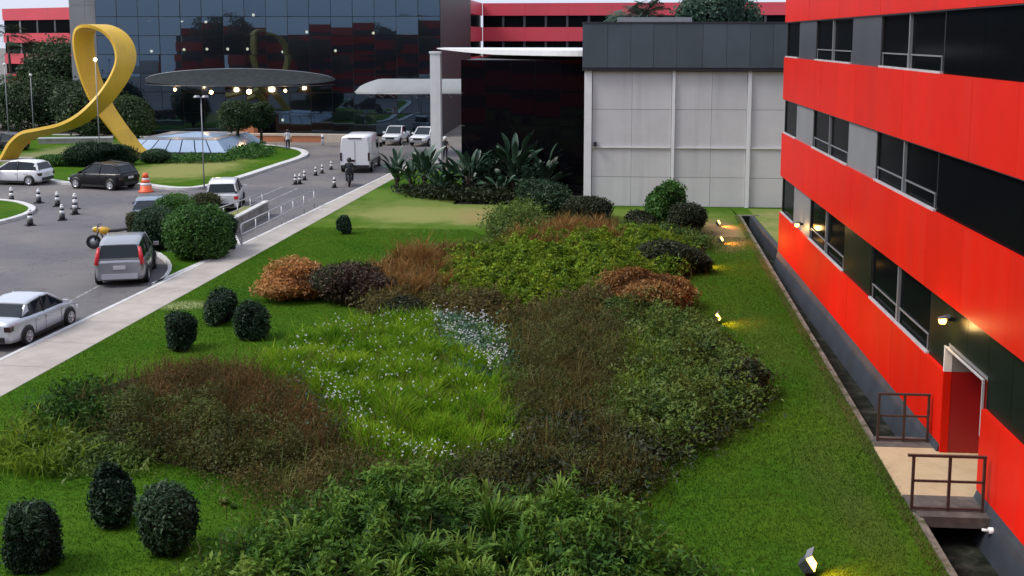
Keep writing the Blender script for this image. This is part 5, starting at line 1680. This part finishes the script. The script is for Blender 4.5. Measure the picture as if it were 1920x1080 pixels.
for s in (1, -1):
    MB().box((s*1.0, .95, 1.72), (.03, .95, .6)).build('side_window', M['car_glass'], t)
    MB().box((s*.94, -2.56, 1.12), (.12, .14, .55)).build('tail_light', M['tail_dark'], t)
    for y in (-1.65, 1.75):
        MB().lathe([(.40, 0), (.41, .02), (.05, .022)], 20, 'X', (s*.99 if s > 0 else -1.0, y, .38)).build('wheel_arch', M['black'], t)
        wheel(t, s*.985, y, .34, s)
    MB().box((s*1.15, 1.6, 1.55), (.22, .12, .3)).build('mirror', M['black'], t)
    MB().bbox(s*1.003-.004, s*1.003+.004, -1.2, -1.18, .6, 2.1).build('door_seam', M['frame'], t)
    MB().bbox(s*1.003-.006, s*1.003+.006, -2.3, 1.2, .62, .74).build('side_trim', M['black'], t)
MB().box((0, -2.62, .45), (1.9, .14, .22)).build('rear_bumper', M['black'], t)
MB().box((0, -2.6, 2.36), (.9, .05, .07)).build('brake_light_slot', M['tail_dark'], t)
MB().box((0, -2.612, 1.35), (.012, .02, 1.7)).build('door_seam', M['black'], t)
MB().box((-.25, -2.625, .86), (.5, .03, .14)).build('number_plate', M['tail_dark'], t)
# two pickups facing the viewer
def pickup(label, px, py, paint, rz):
    t = thing('pickup_truck', label, 'pickup truck', along(px, py, 0, 2.5, rz), rz, 'pickups waiting by the column')
    t.scale = (.86,)*3
    B_ = [(-2.5, .85, .5, 1.05), (-1.0, .9, .42, 1.08), (.7, .9, .42, 1.08), (1.3, .9, .42, 1.08), (2.2, .86, .42, 1.0), (2.5, .78, .5, .86)]
    MB().loft([body_ring(*s) for s in B_]).build('body', paint, t)
    C_ = [(-1.2, 1.07, 1.1, .78, .74), (-1.05, 1.07, 1.68, .80, .68), (-.3, 1.07, 1.76, .82, .69), (.3, 1.07, 1.72, .82, .68), (1.15, 1.06, 1.09, .80, .76)]
    MB().loft([[(-b, y, z0), (b, y, z0), (tp, y, z1), (-tp, y, z1)] for y, z0, z1, b, tp in C_], smooth=False).build('windows', M['car_glass'], t)
    MB().loft([[(-tp-.03, y, z1-.03), (tp+.03, y, z1-.03), (tp, y, z1+.04), (-tp, y, z1+.04)] for y, z0, z1, b, tp in C_[1:4]]).build('roof', paint, t)
    for s in (1, -1):
        MB().tube([(s*.81, 1.15, 1.06), (s*.69, .3, 1.73)], .05, 6).build('pillar', paint, t)
    MB().box((0, 2.46, .74), (.9, .12, .2)).build('grille', M['black'], t)
    MB().box((0, 2.50, .52), (1.6, .12, .18)).build('bumper', M['frame'], t)
    for s in (1, -1):
        MB().box((s*.66, 2.42, .80), (.32, .16, .16)).build('headlight', M['head'], t)
        MB().box((s*1.02, .85, 1.18), (.2, .1, .18)).build('mirror', paint, t)
        for y in (-1.5, 1.55):
            MB().lathe([(.40, 0), (.41, .02), (.05, .022)], 20, 'X', (s*.893 if s > 0 else -.903, y, .40)).build('wheel_arch', M['black'], t)
            wheel(t, s*.875, y, .37, s)
pickup('white pickup facing the viewer just behind the white van', 729, 274, M['car_white'], math.pi + RH)
pickup('white pickup facing the viewer next to the white column', 780, 276, M['car_white'], math.pi + RH - .1)

# ================================================================== motorcycles and people
def motorcycle(label, loc, rz, paint, name='motorcycle'):
    t = thing(name, label, 'motorcycle', loc, rz)
    for y in (-.66, .68):
        w_ = MB()
        w_.tube([(0, y+.25*math.cos(a), .31+.25*math.sin(a)) for a in np.linspace(0, 2*math.pi, 19)[:-1]], .062, 8, closed=True)
        wo = w_.build('wheel', M['tyre'], t)
        MB().lathe([(.20, -.02), (.20, .02)], 12, 'X', (0, y, .31)).build('rim', M['alloy'], wo)
    MB().tube([(0, -.66, .31), (0, -.1, .40), (0, .25, .42), (0, .42, .80), (0, .62, .38)], .045, 7).build('frame', M['black'], t)
    MB().loft([[(-.02, -.05, .74), (.02, -.05, .74), (.02, -.05, .84), (-.02, -.05, .84)], [(-.15, .12, .62), (.15, .12, .62), (.12, .12, .92), (-.12, .12, .92)], [(-.14, .35, .66), (.14, .35, .66), (.1, .35, .95), (-.1, .35, .95)], [(-.05, .48, .78), (.05, .48, .78), (.05, .48, .9), (-.05, .48, .9)]]).build('tank', paint, t)
    MB().loft([[(-.12, -.75, .78), (.12, -.75, .78), (.10, -.75, .88), (-.10, -.75, .88)], [(-.15, -.35, .72), (.15, -.35, .72), (.13, -.35, .84), (-.13, -.35, .84)], [(-.09, .05, .72), (.09, .05, .72), (.08, .05, .82), (-.08, .05, .82)]]).build('seat', M['black'], t)
    MB().box((0, .05, .42), (.30, .42, .30)).build('engine', M['charcoal'], t)
    MB().tube([(-.36, .36, 1.02), (-.2, .46, 1.05), (0, .48, .98), (.2, .46, 1.05), (.36, .36, 1.02)], .018, 6).build('handlebar', M['black'], t)
    MB().loft([[(-.10, .52, .70), (.10, .52, .70), (.12, .52, .98), (-.12, .52, .98)], [(-.07, .68, .76), (.07, .68, .76), (.08, .66, .94), (-.08, .66, .94)]]).build('fairing', paint, t)
    MB().tube([(.17, -.1, .30), (.18, -.8, .38)], .045, 8).build('exhaust', M['frame'], t)
    MB().tube([(-.05, -.08, .35), (-.28, -.15, .02)], .015, 5).build('side_stand', M['black'], t)
    MB().lathe([(.035, 0), (.045, .03), (.001, .05)], 10, 'Y', (0, .67, .86)).build('headlight', M['head'], t)
    return t
pm_ = along(655, 350, 0, -.5, vr+.25)
motorcycle('dark motorcycle with its rider behind the white van', pm_, vr+.25, M['car_black'])
py_ = along(207, 465, 0, 0, 1.9)
motorcycle('yellow motorcycle parked behind the silver hatchback', py_, 1.9, pm('yellow_fairing', (.75, .42, .02), rough=.3, coat=.5))

def person(label, loc, rz, joints, mats, scale=1.0, helmet=None):
    """one continuous skinned body; clothing colours by height"""
    t = thing('person', label, 'person', loc, rz)
    vs = [j[0] for j in joints]; rs = [j[1] for j in joints]; ed = [(j[2], i) for i, j in enumerate(joints) if j[2] is not None]
    me = bpy.data.meshes.new('body')
    me.from_pydata([tuple(Vector(v)*scale) for v in vs], ed, [])
    o = bpy.data.objects.new('body_base', me)
    COL.objects.link(o)
    sk = o.modifiers.new('skin', 'SKIN')
    for i, s in enumerate(me.skin_vertices[0].data):
        r_ = rs[i] if isinstance(rs[i], tuple) else (rs[i], rs[i])
        s.radius = (r_[0]*scale, r_[1]*scale)
        s.use_root = (i == 0)
    sb = o.modifiers.new('sub', 'SUBSURF'); sb.levels = 2; sb.render_levels = 2
    dg = bpy.context.evaluated_depsgraph_get()
    m2 = bpy.data.meshes.new_from_object(o.evaluated_get(dg))
    bpy.data.objects.remove(o)
    m2.name = 'body'
    for m in mats['list']:
        m2.materials.append(m)
    for p in m2.polygons:
        p.use_smooth = True
        p.material_index = mats['pick'](p.center/scale)
    b = bpy.data.objects.new('body', m2)
    COL.objects.link(b)
    b.parent = t
    hz = vs[mats['head']]
    if helmet:
        MB().lathe([(.001, .17), (.09, .15), (.14, .06), (.145, -.02), (.12, -.10), (.10, -.12)], 14, 'Z', tuple(Vector(hz)*scale)).build('helmet', helmet, t)
    else:
        MB().lathe([(.001, .145), (.07, .13), (.105, .07), (.108, .0), (.09, -.05)], 14, 'Z', (hz[0], hz[1]-.02, hz[2]+.01)).build('hair', M['hair'], t)
    f = MB()
    f.box((0, hz[1]+.112, hz[2]-.02), (.022, .035, .045))
    f.build('nose', M['skin'], t)
    e = MB()
    for s in (1, -1):
        e.box((s*.036, hz[1]+.098, hz[2]+.015), (.024, .012, .012))
    e.box((0, hz[1]+.098, hz[2]-.065), (.045, .01, .01))
    e.build('face_features', M['hair'], t)
    return t
def stand(stride=0.0):
    J = [((0, 0, .93), (.15, .10), None), ((0, 0, 1.12), (.14, .095), 0), ((0, 0, 1.33), (.17, .105), 1), ((0, 0, 1.46), (.075, .07), 2), ((0, .01, 1.52), .055, 3), ((0, .02, 1.62), (.08, .10), 4), ((0, .015, 1.70), (.07, .085), 5)]
    for s in (1, -1):
        i = len(J)
        J += [((s*.10, 0, .86), .095, 0), ((s*.11, s*stride*.5+.02, .48), .062, i), ((s*.11, s*stride, .08), .042, i+1), ((s*.12, s*stride+.15, .035), .035, i+2)]
        i = len(J)
        J += [((s*.19, 0, 1.40), .055, 2), ((s*.24, -s*stride*.3-.02, 1.12), .045, i), ((s*.25, -s*stride*.5+.06, .88), .034, i+1), ((s*.25, -s*stride*.5+.09, .78), (.022, .038), i+2)]
        k_ = len(J)-1
        for f in range(4):
            J.append(((s*.25, -s*stride*.5+.065+.02*f, .70+.006*abs(f-1)), .010, k_))
        J.append(((s*.225, -s*stride*.5+.13, .76), .011, k_))
    return J
def dress(top, legs):
    return {'list': [M['skin'], top, legs, M['black']], 'head': 5,
            'pick': lambda c: 3 if c.z < .09 else (2 if c.z < .93 else (0 if c.z > 1.45 else (0 if abs(c.x) > .205 and c.z < 1.1 else 1)))}
person('person in a white shirt and dark trousers walking at the tip of the roundabout', along(540, 284, 0, 0, 0), .4, stand(.22), dress(M['cloth_white'], M['cloth_navy']), 1.05)
person('person in dark clothes and a pale helmet standing right of the white column', along(835, 300, 0, 0, 0), 2.8, stand(.05), dress(M['cloth_dark'], M['cloth_dark']), 1.0, M['white_pl'])
# rider sitting on the motorcycle
J = [((0, -.28, .92), (.15, .11), None), ((0, -.24, 1.12), (.14, .10), 0), ((0, -.14, 1.33), (.17, .11), 1), ((0, -.09, 1.45), (.075, .07), 2), ((0, -.07, 1.51), .055, 3), ((0, -.05, 1.60), (.08, .10), 4), ((0, -.05, 1.68), (.07, .085), 5)]
for s in (1, -1):
    i = len(J)
    J += [((s*.12, -.22, .88), .10, 0), ((s*.20, .12, .74), .07, i), ((s*.20, -.05, .36), .05, i+1), ((s*.20, .08, .30), .04, i+2)]
    i = len(J)
    J += [((s*.20, -.12, 1.38), .058, 2), ((s*.30, .08, 1.15), .047, i), ((s*.33, .33, 1.06), .036, i+1), ((s*.33, .40, 1.05), (.024, .038), i+2)]
    k_ = len(J)-1
    for f in range(4):
        J.append(((s*(.30+.02*f), .46, 1.035), .010, k_))
    J.append(((s*.29, .41, 1.02), .011, k_))
pk = {'list': [M['skin'], M['cloth_dark'], M['cloth_navy'], M['black']], 'head': 5,
      'pick': lambda c: 3 if c.z < .36 else (2 if c.z < .92 else (0 if c.z > 1.46 else 1))}
person('person riding the dark motorcycle behind the white van, in dark clothes and helmet', pm_, vr+.25, J, pk, 1.0, M['black'])

# ================================================================== cones, barrel, posts, railings
def bollard_cone(px, py, label, h=.85, first=[]):
    loc = along(px, py, 0, 0, 0)
    g_ = 'black and white striped traffic cones'
    if first:
        o = dup(first[0], loc, RNG.uniform(0, 6), label)
        o.scale = (h/.85,)*3
        return o
    t = thing('traffic_cone', label, 'traffic cone', loc, 0, g_)
    MB().box((0, 0, .03), (.40, .40, .06)).build('base', M['black'], t)
    MB().lathe([(.15, .062), (.14, .16), (.125, .34)], 14).build('cone', M['black'], t)
    MB().lathe([(.126, .342), (.108, .50)], 14).build('white_band', M['white_pl'], t)
    MB().lathe([(.107, .502), (.096, .60)], 14).build('black_band', M['black'], t)
    MB().lathe([(.097, .602), (.08, .74)], 14).build('white_band', M['white_pl'], t)
    MB().lathe([(.079, .742), (.055, .80), (.001, .82)], 14).build('cap', M['white_pl'], t)
    t.scale = (h/.85,)*3
    first.append(t)
    return t
for a, b, h, lb in [(22, 378, .85, 'striped cone beyond the left traffic island, leftmost of all'), (73, 381, .85, 'striped cone beside the rounded tip of the traffic island'),
                    (108, 387, .85, 'striped cone right of the island tip, in the far row'), (141, 402, .85, 'striped cone directly in front of the black hatchback, rightmost of the left cluster'),
                    (117, 413, .85, 'striped cone nearest the open road, between the island tip and the rightmost cone'), (57, 423, .85, 'striped cone at the near side of the traffic island kerb'),
                    (141, 392, .9, 'striped cone tucked close behind the rightmost one of the left cluster'),
                    (554, 346, .68, 'striped cone, left one of the closest pair on the far lane'), (562, 345, .68, 'striped cone, right one of the closest pair on the far lane'),
                    (571, 338, .66, 'striped cone just behind the closest pair on the far lane'), (592, 329, .62, 'striped cone in the middle of the lane row'),
                    (604, 325, .62, 'striped cone in the lane row, second from its far end'), (621, 318, .62, 'striped cone at the far end of the lane row, beside the van'),
                    (627, 352, .7, 'lone striped cone left of the motorcycle')]:
    bollard_cone(a, b, lb, h)
t = thing('orange_barrel', 'orange traffic barrel with white bands beside the black hatchback', 'traffic barrel', along(274, 360, 0, 0, 0))
MB().lathe([(.44, 0), (.44, .08), (.34, .12), (.33, .40)], 18).build('base', M['orange'], t)
MB().lathe([(.325, .402), (.27, .56)], 18).build('white_band', M['white_pl'], t)
MB().lathe([(.268, .562), (.235, .74)], 18).build('body', M['orange'], t)
MB().lathe([(.233, .742), (.20, .84)], 18).build('white_band', M['white_pl'], t)
MB().lathe([(.198, .842), (.15, 1.1), (.10, 1.14), (.001, 1.15)], 18).build('top', M['orange'], t)

def street_lamp(label, px, py, h, arm, lit, name='street_lamp', z=0, r=.036):
    p = at(px, py, z)
    t = thing(name, label, 'street lamp', (p.x, p.y, z), 0, 'street lamps')
    MB().tube([(0, 0, 0), (0, 0, h*.4), (0, 0, h)], [r*1.3, r, r*.8], 8).build('pole', M['frame'], t)
    MB().lathe([(.16, 0), (.16, .04), (.09, .10)], 12).build('base', M['charcoal'], t)
    if arm:
        MB().box((0, 0, h+.02), (.9, .08, .06)).build('arm', M['charcoal'], t)
        for s in (1, -1):
            hd = MB().loft([[(s*.25-.18, -.14, h+.05), (s*.25+.18, -.14, h+.05), (s*.25+.18, .14, h+.05), (s*.25-.18, .14, h+.05)], [(s*.25-.12, -.1, h+.16), (s*.25+.12, -.1, h+.16), (s*.25+.12, .1, h+.16), (s*.25-.12, .1, h+.16)]]).build('lamp_head', M['frame'], t)
    else:
        MB().lathe([(.001, h-.02), (.10, h+.03), (.13, h+.12), (.10, h+.21), (.001, h+.24)], 12).build('globe', M['lamp_white'] if lit else M['white_pl'], t)
    return t
street_lamp('slim street lamp with a flat twin head on the near edge of the roundabout', 383, 352, 5.4, True, False)
street_lamp('thin street lamp with a lit globe seen through the yellow ribbon', 188, 304, 7.3, False, True)
street_lamp('thin pole lamp among the dark trees left of the yellow ribbon', 64, 262, 5.6, False, False)
street_lamp('thin pole lamp at the far left behind the ribbon foot', 17, 268, 6.6, False, False)
for lb, px, py in (('short white bollard on the pale wall end left of the van', 605, 272), ('white marker post behind the ribbon foot at the far left', 11, 285)):
    t = thing('white_bollard', lb, 'bollard', along(px, py, 0, 0, 0), 0, 'white bollards')
    MB().lathe([(.12, 0), (.11, .8), (.08, .9), (.001, .93)], 12).build('post', M['white_pl'], t)
    MB().lathe([(.125, .55), (.122, .7)], 12).build('band', M['charcoal'], t)

# ramp beside the pavement: low wall, two railings
t = thing('ramp_side_wall', 'low concrete wall with a pale coping along the ramp by the pavement', 'wall', at(470, 415, ROAD))
a, b = at(415, 452, ROAD), at(503, 402, ROAD)
d = (b-a).normalized(); nl = Vector((-d.y, d.x, 0))
def strip(o, e, w0, w1):
    return [tuple((o+nl*w0)[:2]), tuple((e+nl*w0)[:2]), tuple((e+nl*w1)[:2]), tuple((o+nl*w1)[:2])]
MB().prism(strip(a, b, 0, .18), -.2, .52).build('wall_face', M['concrete'], t, origin=t.location)
MB().prism(strip(a-d*.05, b+d*.05, -.05, .24), .522, .60).build('coping', M['kerb'], t, origin=t.location)
struct('ramp_verge', MB().prism(strip(a, b, .26, 1.3), -.139, .3), M['straw'])
def rail(label, P_, h, posts, name='ramp_railing'):
    t = thing(name, label, 'railing', (*P_[0][:2], 0), 0, 'white ramp railings')
    top = [Vector((p[0], p[1], p[2]+h)) for p in P_]
    d0 = (top[1]-top[0]).normalized()
    st = [Vector(P_[0])-d0*.12 + Vector((0, 0, h*.45)), Vector(P_[0])-d0*.12 + Vector((0, 0, h*.85)), Vector(P_[0]) + Vector((0, 0, h*.98)) + d0*.1]
    MB().tube(st + top[1:], .032, 8).build('top_rail', M['rail_grey'], t, origin=t.location)
    MB().tube([Vector((p[0], p[1], p[2]+h*.5)) for p in P_], .022, 8).build('middle_rail', M['rail_grey'], t, origin=t.location)
    for i in range(posts):
        u = i/(posts-1)
        q = Vector(P_[0]).lerp(Vector(P_[-1]), u)
        MB().tube([q + Vector((0, 0, -.1)), q + Vector((0, 0, h-.02))], .03, 8).build('post', M['rail_grey'], t, origin=t.location)
a_, b_ = at(462, 460, 0), at(596, 386, 0)
rail('white tubular ramp railing beside the pavement, nearer of the two', [(a_.x-.2, a_.y, 0), (b_.x-.2, b_.y, -.1)], .95, 7)
a_, b_ = at(392, 428, .3), at(492, 378, .3)
rail('white tubular ramp railing behind the low wall, farther of the two', [(a_.x, a_.y, .25), (b_.x, b_.y, -.1)], .85, 5)

# ================================================================== garden floodlights and wall lamps (lit)
def flood(px, py, label, s=1.0, aim=None):
    p = at(px, py, 0)
    rz = -math.pi/2 - .30
    t = thing('garden_floodlight', label, 'floodlight', (p.x, p.y, 0), rz, 'lit floodlights on the lawn')
    R_ = Matrix.Rotation(.62, 3, 'X')
    def tr(m):
        m.v = [tuple((R_ @ Vector(v))*s + Vector((0, 0, .20*s))) for v in m.v]
        return m
    tr(MB().loft([[(-.10, -.12, -.08), (.10, -.12, -.08), (.10, -.12, .08), (-.10, -.12, .08)], [(-.17, .08, -.13), (.17, .08, -.13), (.17, .08, .13), (-.17, .08, .13)]], smooth=False)).build('housing', M['charcoal'], t)
    tr(MB().box((0, .086, 0), (.31, .01, .23))).build('lens', M['flood'], t)
    tr(MB().box((0, .14, .145), (.36, .14, .012))).build('visor', M['frame'], t)
    MB().tube([(-.19*s, 0, .2*s), (-.19*s, 0, .03), (.19*s, 0, .03), (.19*s, 0, .2*s)], .012, 5).build('bracket', M['black'], t)
    MB().tube([(0, 0, -.05), (0, 0, .03)], .03, 6).build('spike', M['black'], t)
    ld = bpy.data.lights.new('flood_beam', 'SPOT')
    ld.energy = 110; ld.color = (1, .34, .04); ld.spot_size = rad(130); ld.spot_blend = .8; ld.shadow_soft_size = .08
    lo = bpy.data.objects.new('flood_beam', ld); COL.objects.link(lo); lo.parent = t
    lo.location = (0, .16*s, .27*s)
    lo.rotation_euler = (rad(78), 0, 0)
    return t
flood(1346, 424, 'lit lawn floodlight at the top of the bare earth patch, farthest of five', .8)
flood(1351, 456, 'lit lawn floodlight on the bare earth patch, second farthest of five', .8)
flood(1321, 500, 'lit lawn floodlight beside the long low dark shrub', .8)
flood(1343, 606, 'lit lawn floodlight just right of the copper shrub', .85)
flood(1513, 1078, 'lit lawn floodlight at the bottom edge of the photo, nearest of five', 1.0)
def wall_lamp(y, z, label):
    t = thing('wall_lamp', label, 'wall lamp', (FX-.02, y, z), 0, 'lit lamps on the red building')
    MB().box((.06, 0, .02), (.2, .08, .08)).build('bracket', M['black'], t)
    MB().loft([[(-.06, -.05, .10), (-.06, .05, .10), (.02, .05, .11), (.02, -.05, .11)], [(-.22, -.09, .035), (-.22, .09, .035), (.0, .09, .06), (.0, -.09, .06)]], smooth=False).build('shade', M['charcoal'], t)
    MB().lathe([(.001, -.10), (.06, -.08), (.085, -.02), (.07, .03), (.001, .034)], 12, 'Z', (-.13, 0, .0)).build('bulb', M['flood'], t)
    ld = bpy.data.lights.new('wall_beam', 'POINT')
    ld.energy = 14; ld.color = (1, .62, .22); ld.shadow_soft_size = .1
    lo = bpy.data.objects.new('wall_beam', ld); COL.objects.link(lo); lo.parent = t; lo.location = (-.30, 0, -.12)
    return t
p = at_x(1781, 600, FX)
wall_lamp(p.y, p.z, 'lit lamp on the dark wall above the red side door')
p = at_x(1502, 421, FX)
wall_lamp(p.y, p.z, 'lit lamp on the lowest red band at the far end of the building')

# worn lane lines
def line(px0, px1, w_):
    a, b = at(*px0, z=ROAD), at(*px1, z=ROAD)
    d = (b-a).normalized(); n_ = Vector((-d.y, d.x, 0))*w_/2
    return [(a.x-n_.x, a.y-n_.y), (b.x-n_.x, b.y-n_.y), (b.x+n_.x, b.y+n_.y), (a.x+n_.x, a.y+n_.y)]
m = MB()
for q in (((118, 572), (200, 528)), ((505, 377), (560, 352)), ((480, 372), (530, 350))):
    m.sheet(line(*q, .1), ROAD+.004)
struct('lane_line', m, M['paint_line'])
